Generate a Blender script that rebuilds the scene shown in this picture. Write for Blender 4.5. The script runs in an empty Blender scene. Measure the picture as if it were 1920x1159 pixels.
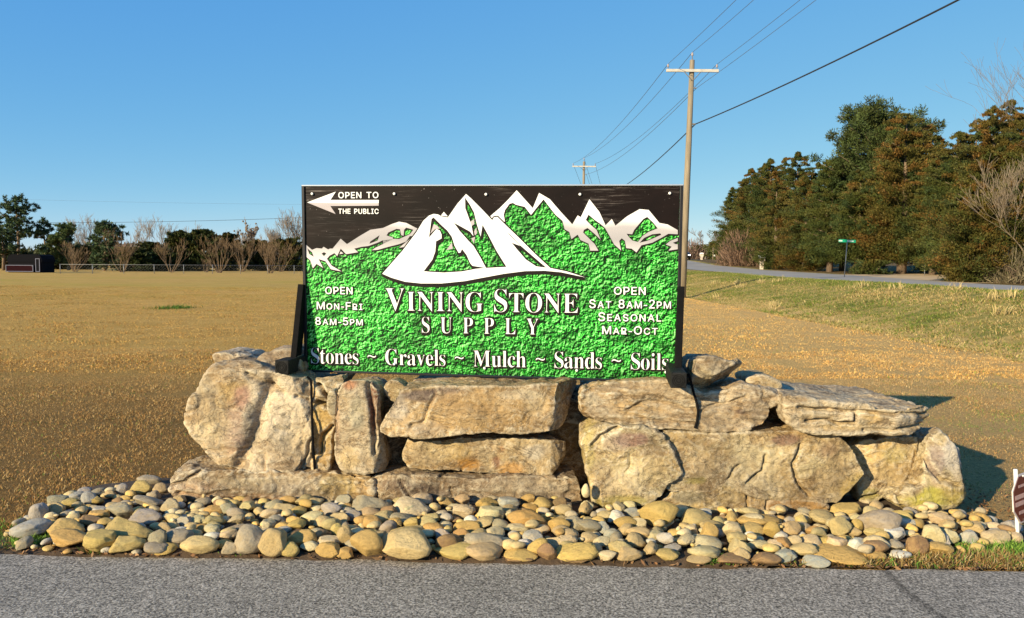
import bpy, bmesh, math, random, json
import numpy as np
from mathutils import Vector, Matrix

# ------------------------------------------------------------------ camera, world, sun, exposure
SC = bpy.context.scene
COL = SC.collection
F, CX, CY, EYE = 1450.0, 960.0, 579.5, 1.55
PITCH, ROLL = math.atan((579.5 - 492) / F), math.radians(0.45)
FW = np.array([0, math.cos(PITCH), -math.sin(PITCH)])
_up = np.array([0, math.sin(PITCH), math.cos(PITCH)])
_rt = np.array([1.0, 0, 0])
RT = _rt * math.cos(ROLL) + _up * math.sin(ROLL)
UP = _up * math.cos(ROLL) - _rt * math.sin(ROLL)
CAM = np.array([0, 0, EYE])
cam = bpy.data.objects.new('camera', bpy.data.cameras.new('camera'))
COL.objects.link(cam)
m = Matrix.Identity(4)
for i in range(3):
    m[i][0], m[i][1], m[i][2], m[i][3] = RT[i], UP[i], -FW[i], CAM[i]
cam.matrix_world = m
cam.data.sensor_width = 36
cam.data.lens = 36 * F / 1920
cam.data.clip_end = 4000
SC.camera = cam

SUN_AZ, SUN_EL = math.radians(45), math.radians(19)
W = bpy.data.worlds.new('World'); SC.world = W; W.use_nodes = True
wn = W.node_tree
sky = wn.nodes.new('ShaderNodeTexSky'); sky.sky_type = 'NISHITA'; sky.sun_disc = False
sky.sun_elevation = SUN_EL; sky.sun_rotation = math.pi + SUN_AZ
sky.air_density = 0.5; sky.dust_density = 0.0; sky.ozone_density = 8.0
EXPO, SKYS = 0.8, 0.09
sep_ = wn.nodes.new('ShaderNodeSeparateColor'); com_ = wn.nodes.new('ShaderNodeCombineColor'); wn.links.new(sky.outputs[0], sep_.inputs[0])
for i, (a_, g_) in enumerate(((1.62, .88), (.91, .47), (.825, .11))):      # photo-like tone of the blue: soft power per channel
    p_ = wn.nodes.new('ShaderNodeMath'); p_.operation = 'POWER'; q_ = wn.nodes.new('ShaderNodeMath'); q_.operation = 'MULTIPLY'
    p_.inputs[1].default_value = g_; q_.inputs[1].default_value = a_ * .1546 ** g_ / (SKYS * 2 ** EXPO)
    wn.links.new(sep_.outputs[i], p_.inputs[0]); wn.links.new(p_.outputs[0], q_.inputs[0]); wn.links.new(q_.outputs[0], com_.inputs[i])
wn.links.new(com_.outputs[0], wn.nodes['Background'].inputs[0])
wn.nodes['Background'].inputs[1].default_value = SKYS
sl = bpy.data.lights.new('sun', 'SUN'); sl.energy = 5.0; sl.angle = math.radians(0.5); sl.color = (1.0, 0.86, 0.58)
so = bpy.data.objects.new('sun', sl); COL.objects.link(so)
SD = Vector((math.sin(SUN_AZ) * math.cos(SUN_EL), math.cos(SUN_AZ) * math.cos(SUN_EL), -math.sin(SUN_EL)))
so.rotation_euler = SD.to_track_quat('-Z', 'Y').to_euler(); so.location = (-20, -20, 20)
SC.view_settings.view_transform = 'Standard'; SC.view_settings.look = 'None'
SC.view_settings.exposure = EXPO; SC.view_settings.gamma = 1.0
RNG = np.random.default_rng(7)

# ------------------------------------------------------------------ pixel helpers (photo pixels, used to measure positions)
def ray(px, py):
    return FW + RT * (px - CX) / F - UP * (py - CY) / F
def U(px, py, d):
    v = ray(px, py); return CAM + v * d / v[1]
def G(px, py, z=0.0):
    v = ray(px, py); return CAM + v * (z - EYE) / v[2]
def proj(P):
    d = np.asarray(P) - CAM; z = d @ FW
    return CX + F * (d @ RT) / z, CY - F * (d @ UP) / z

# ------------------------------------------------------------------ noise
def _hash(ix, iy, iz, s):
    h = (ix * 374761393 + iy * 668265263 + iz * 2147483647 + s * 974634777) & 0xffffffff
    h = ((h ^ (h >> 13)) * 1274126177) & 0xffffffff
    h = ((h ^ (h >> 16)) * 2246822519) & 0xffffffff
    return ((h ^ (h >> 15)) & 0xffff) / 32767.5 - 1.0
def noise(P, s=0):
    P = np.asarray(P, float)
    i = np.floor(P).astype(np.int64); f = P - i; u = f * f * f * (f * (f * 6 - 15) + 10)
    r = 0
    for dx in (0, 1):
        wx = u[:, 0] if dx else 1 - u[:, 0]
        for dy in (0, 1):
            wy = u[:, 1] if dy else 1 - u[:, 1]
            for dz in (0, 1):
                wz = u[:, 2] if dz else 1 - u[:, 2]
                r = r + wx * wy * wz * _hash(i[:, 0] + dx, i[:, 1] + dy, i[:, 2] + dz, s)
    return r
def fbm(P, o=4, s=0, g=0.5):
    a, r, P = 1.0, 0, np.asarray(P, float)
    for k in range(o):
        r = r + a * noise(P, s + k); P = P * 2.03 + 11.7; a *= g
    return r
def sstep(a, b, x):
    t = np.clip((x - a) / (b - a), 0, 1); return t * t * (3 - 2 * t)

# ------------------------------------------------------------------ object helpers
def tag(o, label=None, cat=None, group=None, kind=None):
    if label: o['label'] = label
    if cat: o['category'] = cat
    if group: o['group'] = group
    if kind: o['kind'] = kind
    return o
def empty(name, loc, label, cat, group=None):
    o = bpy.data.objects.new(name, None); COL.objects.link(o); o.location = loc; o.empty_display_size = 0.2
    return tag(o, label, cat, group)
def rootloc(p):
    l = Vector((0, 0, 0))
    while p is not None: l += p.location; p = p.parent
    return l
def mesh(name, V, Fc, mat, smooth=False, cols=None):
    V = np.asarray(V, np.float32); me = bpy.data.meshes.new(name)
    if isinstance(Fc, np.ndarray):
        n, k = Fc.shape
        me.vertices.add(len(V)); me.vertices.foreach_set('co', V.ravel())
        me.loops.add(n * k); me.loops.foreach_set('vertex_index', Fc.astype(np.int32).ravel())
        me.polygons.add(n); me.polygons.foreach_set('loop_start', np.arange(0, n * k, k, dtype=np.int32))
        me.update(calc_edges=True)
    else:
        me.from_pydata(V.tolist(), [], [list(f) for f in Fc])
    if cols is not None:
        at = me.color_attributes.new('col', 'FLOAT_COLOR', 'POINT')
        c = np.ones((len(V), 4), np.float32); c[:, :3] = cols; at.data.foreach_set('color', c.ravel())
    if smooth: me.polygons.foreach_set('use_smooth', np.ones(len(me.polygons), bool))
    if mat: me.materials.append(mat)
    return me
def link(name, me, parent=None, label=None, cat=None, group=None, kind=None):
    o = bpy.data.objects.new(name, me); COL.objects.link(o)
    if parent: o.parent = parent
    return tag(o, label, cat, group, kind)
def obj(name, V, Fc, mat, parent=None, smooth=False, cols=None, **k):
    """vertices in world coordinates; a child's are re-expressed round its parents' location"""
    V = np.asarray(V, float)
    if parent: V = V - np.array(rootloc(parent))
    return link(name, mesh(name, V, Fc, mat, smooth, cols), parent, **k)
def topobj(name, V, Fc, mat, loc, smooth=False, cols=None, **k):
    o = link(name, mesh(name, np.asarray(V, float) - np.array(loc), Fc, mat, smooth, cols), None, **k); o.location = loc
    return o
def copy_tree(o, parent=None):
    c = o.copy(); COL.objects.link(c); c.parent = parent
    for ch in o.children: copy_tree(ch, c)
    return c

class MB:
    def __init__(s): s.V = []; s.F = []; s.n = 0
    def add(s, V, Fc):
        s.F += [tuple(i + s.n for i in f) for f in Fc]; s.V += [tuple(v) for v in V]; s.n += len(V); return s
    def box(s, c, sx, sy, sz, ex=(1, 0, 0), ey=(0, 1, 0), ez=(0, 0, 1), bev=0.0):
        c, ex, ey, ez = map(np.array, (c, ex, ey, ez))
        if bev <= 0:
            V = [c + ex * sx / 2 * a + ey * sy / 2 * b + ez * sz / 2 * d for d in (-1, 1) for a, b in ((-1, -1), (1, -1), (1, 1), (-1, 1))]
            return s.add(V, [(3, 2, 1, 0), (4, 5, 6, 7), (0, 1, 5, 4), (1, 2, 6, 5), (2, 3, 7, 6), (3, 0, 4, 7)])
        bm = bmesh.new(); bmesh.ops.create_cube(bm, size=1)
        for v in bm.verts: v.co = (v.co.x * sx, v.co.y * sy, v.co.z * sz)
        bmesh.ops.bevel(bm, geom=bm.edges[:], offset=bev, segments=2, affect='EDGES', profile=0.5)
        V = [c + ex * v.co.x + ey * v.co.y + ez * v.co.z for v in bm.verts]; bm.verts.index_update()
        s.add(V, [[v.index for v in f.verts] for f in bm.faces]); bm.free(); return s
    def tube(s, pts, r, k=6, cap=True):
        pts = [np.array(p, float) for p in pts]; n = len(pts)
        rs = r if hasattr(r, '__len__') else [r] * n
        V = []; ref = None
        for i in range(n):
            t = pts[min(i + 1, n - 1)] - pts[max(i - 1, 0)]; t = t / (np.linalg.norm(t) + 1e-9)
            if ref is None: ref = np.array([1, 0, 0]) if abs(t[0]) < 0.8 else np.array([0, 1, 0])
            a = np.cross(t, ref); a /= np.linalg.norm(a) + 1e-9; b = np.cross(t, a); ref = np.cross(a, t) * -1 if False else ref
            for j in range(k):
                an = 2 * math.pi * j / k; V.append(pts[i] + rs[i] * (a * math.cos(an) + b * math.sin(an)))
        Fc = [(i * k + j, i * k + (j + 1) % k, (i + 1) * k + (j + 1) % k, (i + 1) * k + j) for i in range(n - 1) for j in range(k)]
        if cap: Fc += [tuple(range(k))[::-1], tuple((n - 1) * k + j for j in range(k))]
        return s.add(V, Fc)
    def build(s, name, mat, parent=None, smooth=False, **k): return obj(name, s.V, s.F, mat, parent, smooth, **k)

# ------------------------------------------------------------------ materials
def newmat(name):
    mt = bpy.data.materials.new(name); mt.use_nodes = True
    nt = mt.node_tree; b = nt.nodes['Principled BSDF']; return mt, nt, b
def N(nt, typ, **k):
    n = nt.nodes.new(typ)
    for a, v in k.items():
        if a in n.inputs.keys(): n.inputs[a].default_value = v
        else: setattr(n, a, v)
    return n
def noise_n(nt, vec, scale, detail=4, rough=0.55, dist=0.0, dim='3D'):
    n = N(nt, 'ShaderNodeTexNoise'); n.inputs['Scale'].default_value = scale; n.inputs['Detail'].default_value = detail
    n.inputs['Roughness'].default_value = rough; n.inputs['Distortion'].default_value = dist
    if vec is not None: nt.links.new(vec, n.inputs['Vector'])
    return n.outputs['Fac']
def ramp(nt, fac, stops):
    r = N(nt, 'ShaderNodeValToRGB'); e = r.color_ramp.elements
    while len(e) < len(stops): e.new(0.5)
    for i, (p, c) in enumerate(stops):
        e[i].position = p; e[i].color = (c, c, c, 1) if not hasattr(c, '__len__') else (*c, 1)
    nt.links.new(fac, r.inputs[0]); return r.outputs[0]
def mix(nt, fac, a, b, mode='MIX'):
    x = N(nt, 'ShaderNodeMix'); x.data_type = 'RGBA'; x.blend_type = mode
    for v, i in ((fac, 0), (a, 6), (b, 7)):
        if hasattr(v, 'links'): nt.links.new(v, x.inputs[i])
        elif i == 0: x.inputs[0].default_value = v
        else: x.inputs[i].default_value = (*v, 1) if hasattr(v, '__len__') else (v, v, v, 1)
    return x.outputs[2]
def bump(nt, b, h, strength=0.5, dist=0.01, prev=None):
    n = N(nt, 'ShaderNodeBump'); n.inputs['Strength'].default_value = strength; n.inputs['Distance'].default_value = dist
    nt.links.new(h, n.inputs['Height'])
    if prev is not None: nt.links.new(prev, n.inputs['Normal'])
    nt.links.new(n.outputs[0], b.inputs['Normal']); return n.outputs[0]
def coords(nt, which='Object'): return N(nt, 'ShaderNodeTexCoord').outputs[which]
def geo(nt): return N(nt, 'ShaderNodeNewGeometry').outputs['Position']
def attr(nt, name='col', out='Color'):
    a = N(nt, 'ShaderNodeAttribute'); a.attribute_name = name; return a.outputs[out]
def mapping(nt, vec, scale=(1, 1, 1), loc=(0, 0, 0), rot=(0, 0, 0)):
    mp = N(nt, 'ShaderNodeMapping'); mp.inputs['Scale'].default_value = scale; mp.inputs['Location'].default_value = loc
    mp.inputs['Rotation'].default_value = rot; nt.links.new(vec, mp.inputs['Vector']); return mp.outputs[0]
def simple(name, c, rough=0.7, metal=0.0, var=0.25, scale=8.0, bumpv=0.0, bscale=60, spec=0.4, stretch=(1, 1, 1)):
    mt, nt, b = newmat(name); v = mapping(nt, coords(nt), stretch)
    f = noise_n(nt, v, scale, 5, 0.6)
    col = ramp(nt, f, [(0.25, tuple(x * (1 - var) for x in c)), (0.75, tuple(min(1, x * (1 + var)) for x in c))])
    nt.links.new(col, b.inputs['Base Color']); b.inputs['Roughness'].default_value = rough; b.inputs['Metallic'].default_value = metal
    b.inputs['Specular IOR Level'].default_value = spec
    if bumpv: bump(nt, b, noise_n(nt, v, bscale, 4, 0.6), bumpv, 0.01)
    return mt
def leafmat(name, rough=0.6, trans=0.0):
    mt, nt, b = newmat(name); nt.links.new(attr(nt), b.inputs['Base Color']); b.inputs['Roughness'].default_value = rough
    b.inputs['Specular IOR Level'].default_value = 0.15
    if trans:
        t = N(nt, 'ShaderNodeBsdfTranslucent'); nt.links.new(attr(nt), t.inputs[0]); s = N(nt, 'ShaderNodeMixShader'); s.inputs[0].default_value = trans
        nt.links.new(b.outputs[0], s.inputs[1]); nt.links.new(t.outputs[0], s.inputs[2]); nt.links.new(s.outputs[0], nt.nodes['Material Output'].inputs[0])
    return mt

# rock: tint attribute times mineral variation, veins, lichen specks, bump
def rockmat(name, warm=1.0, strata=1.0):
    mt, nt, b = newmat(name); P = geo(nt); A = attr(nt)
    wp = mapping(nt, P, (1, 1, 1 + .7 * strata))
    n1 = noise_n(nt, wp, 3.2, 6, 0.62, 0.6); n2 = noise_n(nt, wp, 11, 7, 0.65, 0.8); n3 = noise_n(nt, P, 55, 5, 0.65); n4 = noise_n(nt, P, 170, 3, 0.6)
    c = mix(nt, ramp(nt, n1, [(0.44, 0.0), (0.6, 0.38)]), A, (0.40, 0.225, 0.07))
    c = mix(nt, ramp(nt, n2, [(0.53, 0.0), (0.6, 0.45)]), c, (0.68, 0.60, 0.46))
    c = mix(nt, ramp(nt, noise_n(nt, wp, 6, 8, 0.72, 1.2), [(0.515, 0.0), (0.57, 0.66)]), c, (0.18, 0.115, 0.06))
    c = mix(nt, ramp(nt, noise_n(nt, wp, 4.2, 9, 0.66, 2.0), [(0.482, 0.0), (0.5, 0.5), (0.518, 0.0)]), c, (0.70, 0.60, 0.45))
    st_ = N(nt, 'ShaderNodeMath'); st_.operation = 'MULTIPLY'; st_.inputs[1].default_value = .8; nt.links.new(attr(nt, 'col', 'Alpha'), st_.inputs[0])
    c = mix(nt, st_.outputs[0], c, A)
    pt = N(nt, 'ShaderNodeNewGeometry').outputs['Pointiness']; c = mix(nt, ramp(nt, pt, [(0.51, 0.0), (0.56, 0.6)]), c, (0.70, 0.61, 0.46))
    v = ramp(nt, noise_n(nt, wp, 2.6, 7, 0.62, 1.4), [(0.488, 1.0), (0.5, 0.12), (0.512, 1.0)])
    c = mix(nt, 0.7, c, v, 'MULTIPLY')
    sp = ramp(nt, n3, [(0.34, 0.38), (0.47, 1.0), (0.7, 1.3)])
    c = mix(nt, 0.5, c, sp, 'MULTIPLY')
    sp2 = ramp(nt, n4, [(0.3, 0.65), (0.5, 1.0), (0.75, 1.2)])
    c = mix(nt, 0.4, c, sp2, 'MULTIPLY'); c = mix(nt, 1.0, c, ramp(nt, noise_n(nt, wp, 1.9, 5, .6, .5), [(.36, (.56, .51, .45)), (.5, (.80, .77, .71)), (.64, (.92, .90, .86))]), 'MULTIPLY')
    nt.links.new(c, b.inputs['Base Color']); b.inputs['Roughness'].default_value = 0.85; b.inputs['Specular IOR Level'].default_value = 0.25
    p = bump(nt, b, n2, 0.7, 0.035); p = bump(nt, b, n3, 0.5, 0.012, p); bump(nt, b, n4, 0.4, 0.004, p)
    return mt
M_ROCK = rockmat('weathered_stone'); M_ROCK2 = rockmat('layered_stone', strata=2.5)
# river stones: object colour
def pebblemat(name, useattr=False):
    mt, nt, b = newmat(name); P = coords(nt) if not useattr else geo(nt)
    oi = N(nt, 'ShaderNodeObjectInfo'); A = attr(nt) if useattr else oi.outputs['Color']
    if not useattr:
        ad = N(nt, 'ShaderNodeVectorMath'); ad.operation = 'ADD'
        sc = N(nt, 'ShaderNodeVectorMath'); sc.operation = 'SCALE'; sc.inputs[0].default_value = (37, 11, 23); nt.links.new(oi.outputs['Random'], sc.inputs['Scale'])
        nt.links.new(P, ad.inputs[0]); nt.links.new(sc.outputs[0], ad.inputs[1]); P = ad.outputs[0]
    s = 1.0 if not useattr else 10.0
    n1 = noise_n(nt, P, 1.3 * s, 5, 0.6, 0.8); n2 = noise_n(nt, P, 5 * s, 6, 0.7); n3 = noise_n(nt, P, 18 * s, 4, 0.65)
    c = mix(nt, ramp(nt, n1, [(0.42, 0.0), (0.68, 0.35)]), A, (0.44, 0.28, 0.10))
    c = mix(nt, 0.75, c, ramp(nt, n2, [(0.28, 0.6), (0.5, 1.0), (0.75, 1.25)]), 'MULTIPLY')
    c = mix(nt, 0.7, c, ramp(nt, n3, [(0.28, 0.7), (0.42, 1.05), (0.8, 1.2)]), 'MULTIPLY')
    nt.links.new(c, b.inputs['Base Color']); b.inputs['Roughness'].default_value = 0.7; b.inputs['Specular IOR Level'].default_value = 0.3
    p = bump(nt, b, n2, 0.4, 0.25 if not useattr else 0.02); bump(nt, b, n3, 0.3, 0.06 if not useattr else 0.005, p)
    return mt
M_PEB = pebblemat('river_stone'); M_PEBF = pebblemat('small_river_stone', True)
M_GRASS = leafmat('grass_blades', 0.65, 0.2); M_LEAF = leafmat('foliage', 0.6, 0.12); M_NEEDLE = leafmat('needles', 0.6, 0.08)
M_BARK = simple('bark', (0.17, 0.115, 0.075), 0.9, var=0.4, scale=6, bumpv=0.6, bscale=18, stretch=(1, 1, .25))
M_BARKL = simple('pale_bark', (0.22, 0.165, 0.11), 0.85, var=0.35, scale=5, bumpv=0.4, bscale=25)
M_BARKM = simple('smooth_tan_bark', (0.15, 0.095, 0.05), 0.8, var=0.35, scale=4)
M_TWIG = simple('grey_brown_twigs', (0.17, 0.14, 0.12), 0.9, var=0.25, scale=2)
M_BLACK = simple('black_painted_timber', (0.006, 0.0055, 0.0055), 0.8, var=0.3, scale=20, bumpv=0.3, bscale=90, spec=.08)
M_GALV = simple('galvanized_steel', (0.24, 0.24, 0.24), 0.5, 0.4, var=0.15, scale=10)
M_WIRE = simple('black_cable', (0.02, 0.022, 0.026), 0.6, var=0.1)
M_ALU = simple('thin_line_wire', (0.10, 0.11, 0.13), 0.5, 0.3, var=0.1)
M_POLE = simple('weathered_pole_wood', (0.22, 0.175, 0.12), 0.9, var=0.4, scale=3, bumpv=0.5, bscale=10, stretch=(3, 3, .3))
M_ARM = simple('grey_crossarm_wood', (0.46, 0.42, 0.37), 0.85, var=0.25, scale=4)
M_PORC = simple('porcelain', (0.32, 0.27, 0.27), 0.25, var=0.1)
M_WHITE = simple('white_paint', (0.78, 0.77, 0.74), 0.5, var=0.06, scale=4)

# ------------------------------------------------------------------ terrain
CR_Y = [0, 45, 60, 80, 95, 105, 116, 150, 400]; CR_Z = [.80, .80, .88, 1.03, 1.5, 1.98, 2.2, 1.9, 1.2]
RD_Y = [0, 40, 55, 72, 90, 105, 116, 140, 400]; RD_Z = [.62, .62, .82, .98, 1.36, 1.98, 2.2, 1.9, 1.2]
def foot(y): return 8.3 + 0.9 * np.exp(-((y - 16) / 9.0) ** 2)
def height(x, y):
    x = np.asarray(x, float); y = np.asarray(y, float)
    cr = np.interp(y, CR_Y, CR_Z); rd = np.interp(y, RD_Y, RD_Z)
    z = sstep(foot(y), 14.6, x) ** 0.85 * cr - 0.06 * np.exp(-((x - foot(y) - .2) / .8) ** 2)
    z = z + sstep(15.4, 16.4, x) * (rd - cr)
    return z + np.clip(x - 24.5, 0, 30) * 0.012
def nonuni(lo, hi, mid0, mid1, fine, grow=1.22):
    a = list(np.arange(mid0, mid1 + 1e-6, fine)); st = fine
    while a[-1] < hi: st *= grow; a.append(a[-1] + st)
    st = fine
    while a[0] > lo: st *= grow; a.insert(0, a[0] - st)
    return np.array(a)
gx = nonuni(-900, 900, -8, 27, 0.5); gy = nonuni(-60, 1500, 3, 62, 0.8)
X, Y = np.meshgrid(gx, gy); Z = height(X, Y)
Z = Z + 0.018 * fbm(np.c_[X.ravel() * .5, Y.ravel() * .5, 0 * X.ravel()], 3, 5).reshape(Z.shape) * sstep(4.2, 6, Y)
Z = np.where(Y < 4.3, Z - 0.03 * sstep(4.2, 3.7, Y), Z)
nx, ny = len(gx), len(gy)
ii = np.arange(nx * ny).reshape(ny, nx)
FQ = np.stack([ii[:-1, :-1], ii[:-1, 1:], ii[1:, 1:], ii[1:, :-1]], -1).reshape(-1, 4)
mt, nt, b = newmat('dormant_field'); P = geo(nt)
flat = mapping(nt, P, (1, 1, 0))
big = noise_n(nt, mapping(nt, flat, (.05, .12, 0)), 1, 4, 0.6); mid = noise_n(nt, mapping(nt, flat, (.6, 1.0, 0)), 1, 6, 0.65); fine = noise_n(nt, flat, 26, 5, 0.7); vf = noise_n(nt, flat, 90, 3, 0.7)
c = mix(nt, ramp(nt, mid, [(0.3, 0), (0.7, 1)]), (0.50, 0.295, 0.07), (0.65, 0.405, 0.12))
sep = N(nt, 'ShaderNodeSeparateXYZ'); nt.links.new(P, sep.inputs[0])
def smask(v, a, b_):
    r = N(nt, 'ShaderNodeMapRange'); r.interpolation_type = 'SMOOTHSTEP'; r.inputs['From Min'].default_value = a; r.inputs['From Max'].default_value = b_
    nt.links.new(v, r.inputs['Value']); return r.outputs[0]
def mul(a, b_):
    k = N(nt, 'ShaderNodeMath'); k.operation = 'MULTIPLY'
    for i, v in enumerate((a, b_)):
        if hasattr(v, 'links'): nt.links.new(v, k.inputs[i])
        else: k.inputs[i].default_value = v
    return k.outputs[0]
# greener sward far out on the left, tan close to the bank, green on the bank itself
gl = mul(mul(smask(sep.outputs[0], -5, -16), mul(smask(sep.outputs[1], 22, 40), smask(sep.outputs[1], 78, 60))), ramp(nt, big, [(0.42, 0), (0.64, .55)]))
c = mix(nt, gl, c, (0.44, 0.34, 0.05))
c = mix(nt, mul(smask(sep.outputs[1], 14, 6), .8), c, (0.20, 0.11, 0.038))
c = mix(nt, mul(smask(sep.outputs[0], -2, 6), .55), c, (0.78, 0.52, 0.22))
c = mix(nt, mul(smask(sep.outputs[0], 9, 10.5), ramp(nt, mid, [(0.35, .95), (0.62, .3)])), c, (0.16, 0.19, 0.035))
c = mix(nt, mul(smask(sep.outputs[0], 24, 25.5), .92), c, (0.15, 0.095, 0.045))
c = mix(nt, 0.85, c, ramp(nt, fine, [(0.3, 0.5), (0.5, 0.95), (0.75, 1.3)]), 'MULTIPLY')
c = mix(nt, 0.8, c, ramp(nt, vf, [(0.3, 0.45), (0.5, 1.0), (0.75, 1.25)]), 'MULTIPLY')
nt.links.new(c, b.inputs['Base Color']); b.inputs['Roughness'].default_value = 0.95; b.inputs['Specular IOR Level'].default_value = 0.1
p = bump(nt, b, fine, 0.9, 0.05); bump(nt, b, vf, 0.8, 0.02, p)
M_FIELD = mt
link('ground', mesh('ground', np.c_[X.ravel(), Y.ravel(), Z.ravel()], FQ, M_FIELD, True), kind='structure')

# asphalt drive in the foreground
mt, nt, b = newmat('worn_asphalt'); P = geo(nt)
agg = ramp(nt, noise_n(nt, P, 98, 3, 0.7), [(0.34, .05), (0.45, .20), (0.55, .38), (0.68, .70)])
c = mix(nt, 1.0, agg, (.88, .77, .63), 'MULTIPLY')
c = mix(nt, 0.5, c, ramp(nt, noise_n(nt, P, 1.6, 5, 0.65), [(0.3, .65), (0.7, 1.15)]), 'MULTIPLY')
wv = mapping(nt, P, (1, .35, 1), (-1.78, 0, 0))
sx = N(nt, 'ShaderNodeSeparateXYZ'); nt.links.new(P, sx.inputs[0])
ma = N(nt, 'ShaderNodeMath'); ma.operation = 'MULTIPLY_ADD'; ma.inputs[1].default_value = 0.16; nt.links.new(noise_n(nt, P, 3.5, 6, .7), ma.inputs[0]); nt.links.new(sx.outputs[0], ma.inputs[2])
mb_ = N(nt, 'ShaderNodeMath'); mb_.operation = 'SUBTRACT'; mb_.inputs[1].default_value = 1.98; nt.links.new(ma.outputs[0], mb_.inputs[0])
mc = N(nt, 'ShaderNodeMath'); mc.operation = 'ABSOLUTE'; nt.links.new(mb_.outputs[0], mc.inputs[0])
crack = ramp(nt, mc.outputs[0], [(0.0, 0.35), (0.012, 0.55), (0.03, 1.0)])
c = mix(nt, 0.8, c, crack, 'MULTIPLY')
nt.links.new(c, b.inputs['Base Color']); b.inputs['Roughness'].default_value = 0.9; b.inputs['Specular IOR Level'].default_value = 0.25
bump(nt, b, noise_n(nt, P, 98, 3, 0.7), 0.7, 0.006)
M_ASPH = mt
xs = np.linspace(-14, 14, 281); ye = 3.89 - 0.0228 * xs + 0.024 * noise(np.c_[xs * 3, 0 * xs, 0 * xs], 3) + 0.018 * noise(np.c_[xs * 11, 0 * xs, 0 * xs], 4)
V = [(x, y, 0.006) for x, y in zip(xs, ye)] + [(x, -8, 0.006) for x in xs] + [(x, y, -.04) for x, y in zip(xs, ye)]
n = len(xs)
link('asphalt_drive', mesh('asphalt_drive', V, [(i + n, i + n + 1, i + 1, i) for i in range(n - 1)] + [(i, i + 1, i + 1 + 2 * n, i + 2 * n) for i in range(n - 1)], M_ASPH), kind='structure')

# county road on top of the bank, and the side street opening
mt, nt, b = newmat('grey_road'); P = geo(nt)
c = ramp(nt, noise_n(nt, P, 0.5, 6, 0.7), [(0.3, (.235, .21, .18)), (0.7, (.33, .30, .26))])
nt.links.new(c, b.inputs['Base Color']); b.inputs['Roughness'].default_value = 0.9
M_ROAD = mt
ry = np.r_[np.arange(4, 150, 1.0)]; rx = np.linspace(16.6, 23.6, 9)
V = [(x, y, height(x, y) + .035) for y in ry for x in rx]; k = len(rx)
link('road', mesh('road', V, [(j * k + i, j * k + i + 1, (j + 1) * k + i + 1, (j + 1) * k + i) for j in range(len(ry) - 1) for i in range(k - 1)], M_ROAD, True), kind='structure')
M_SAND = simple('sandy_shoulder', (0.46, 0.33, 0.19), 0.95, var=0.25, scale=.8)
sx_ = np.linspace(23.4, 34, 12); sy_ = np.linspace(40, 56, 17)
V = [(x, y + .25 * (x - 23.4), height(x, y + .25 * (x - 23.4)) + .025) for y in sy_ for x in sx_]; k = 12
link('side_street', mesh('side_street', V, [(j * k + i, j * k + i + 1, (j + 1) * k + i + 1, (j + 1) * k + i) for j in range(16) for i in range(11)], M_SAND, True), kind='structure')

# pebble bed soil
def poly_px(pts, z=0.03): return np.array([G(x, y, z)[:2] for x, y in pts])
BED = np.r_[poly_px([(8, 1003), (50, 1022), (180, 1036), (340, 1046), (640, 1055), (900, 1061), (1280, 1066), (1420, 1068), (1560, 1058), (1700, 1045), (1905, 1018), (1912, 1000), (1840, 968)]),
            np.array([[2.6, 5.1], [-2.0, 5.25]]), poly_px([(300, 892), (250, 898), (150, 918), (60, 955)])]
def inside(pl, P):
    x, y = P[:, 0], P[:, 1]; r = np.zeros(len(P), bool); j = len(pl) - 1
    for i in range(len(pl)):
        xi, yi, xj, yj = *pl[i], *pl[j]
        r ^= ((yi > y) != (yj > y)) & (x < (xj - xi) * (y - yi) / (yj - yi + 1e-12) + xi); j = i
    return r
def edged(pl, P):
    d = np.full(len(P), 1e9)
    for i in range(len(pl)):
        a, c_ = pl[i - 1], pl[i]; ab = c_ - a; t = np.clip(((P - a) @ ab) / (ab @ ab + 1e-12), 0, 1)
        d = np.minimum(d, np.linalg.norm(P - a - t[:, None] * ab, axis=1))
    return d
def bedh(P):
    P = np.asarray(P, float).reshape(-1, 2); s = np.where(inside(BED, P), 1, -1) * edged(BED, P)
    return 0.012 + sstep(-.02, .3, s) * (.02 + .035 * np.clip((P[:, 1] - 4.0) / .8, 0, 1) * sstep(-2.7, -1.3, P[:, 0]))
bx = np.arange(-3.4, 3.4, .04); by = np.arange(3.86, 5.4, .04)
BX, BY = np.meshgrid(bx, by); BP = np.c_[BX.ravel(), BY.ravel()]
sd = np.where(inside(BED, BP), 1, -1) * edged(BED, BP)
nz = fbm(np.c_[BP * 6, 0 * BP[:, 0]], 4, 9)
fr = BP[:, 1] - (3.89 - .0228 * BP[:, 0])     # distance behind the asphalt edge
BZ = bedh(BP) + .008 * nz - .05 * sstep(-.02, -.16, sd + .03 * nz) * sstep(.12, .2, fr + .05 * nz)
BZ = np.where(fr < .0, -.02, BZ); BZ = np.where((fr >= 0) & (sd < 0), BZ - .003, BZ)
k = len(bx); fi = np.arange(len(BP)).reshape(len(by), k)
M_SOIL = simple('dark_soil', (0.065, 0.04, 0.022), 0.95, var=0.5, scale=14, bumpv=0.9, bscale=45)
link('soil', mesh('soil', np.c_[BP, BZ], np.stack([fi[:-1, :-1], fi[:-1, 1:], fi[1:, 1:], fi[1:, :-1]], -1).reshape(-1, 4), M_SOIL, True), kind='structure')

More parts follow.
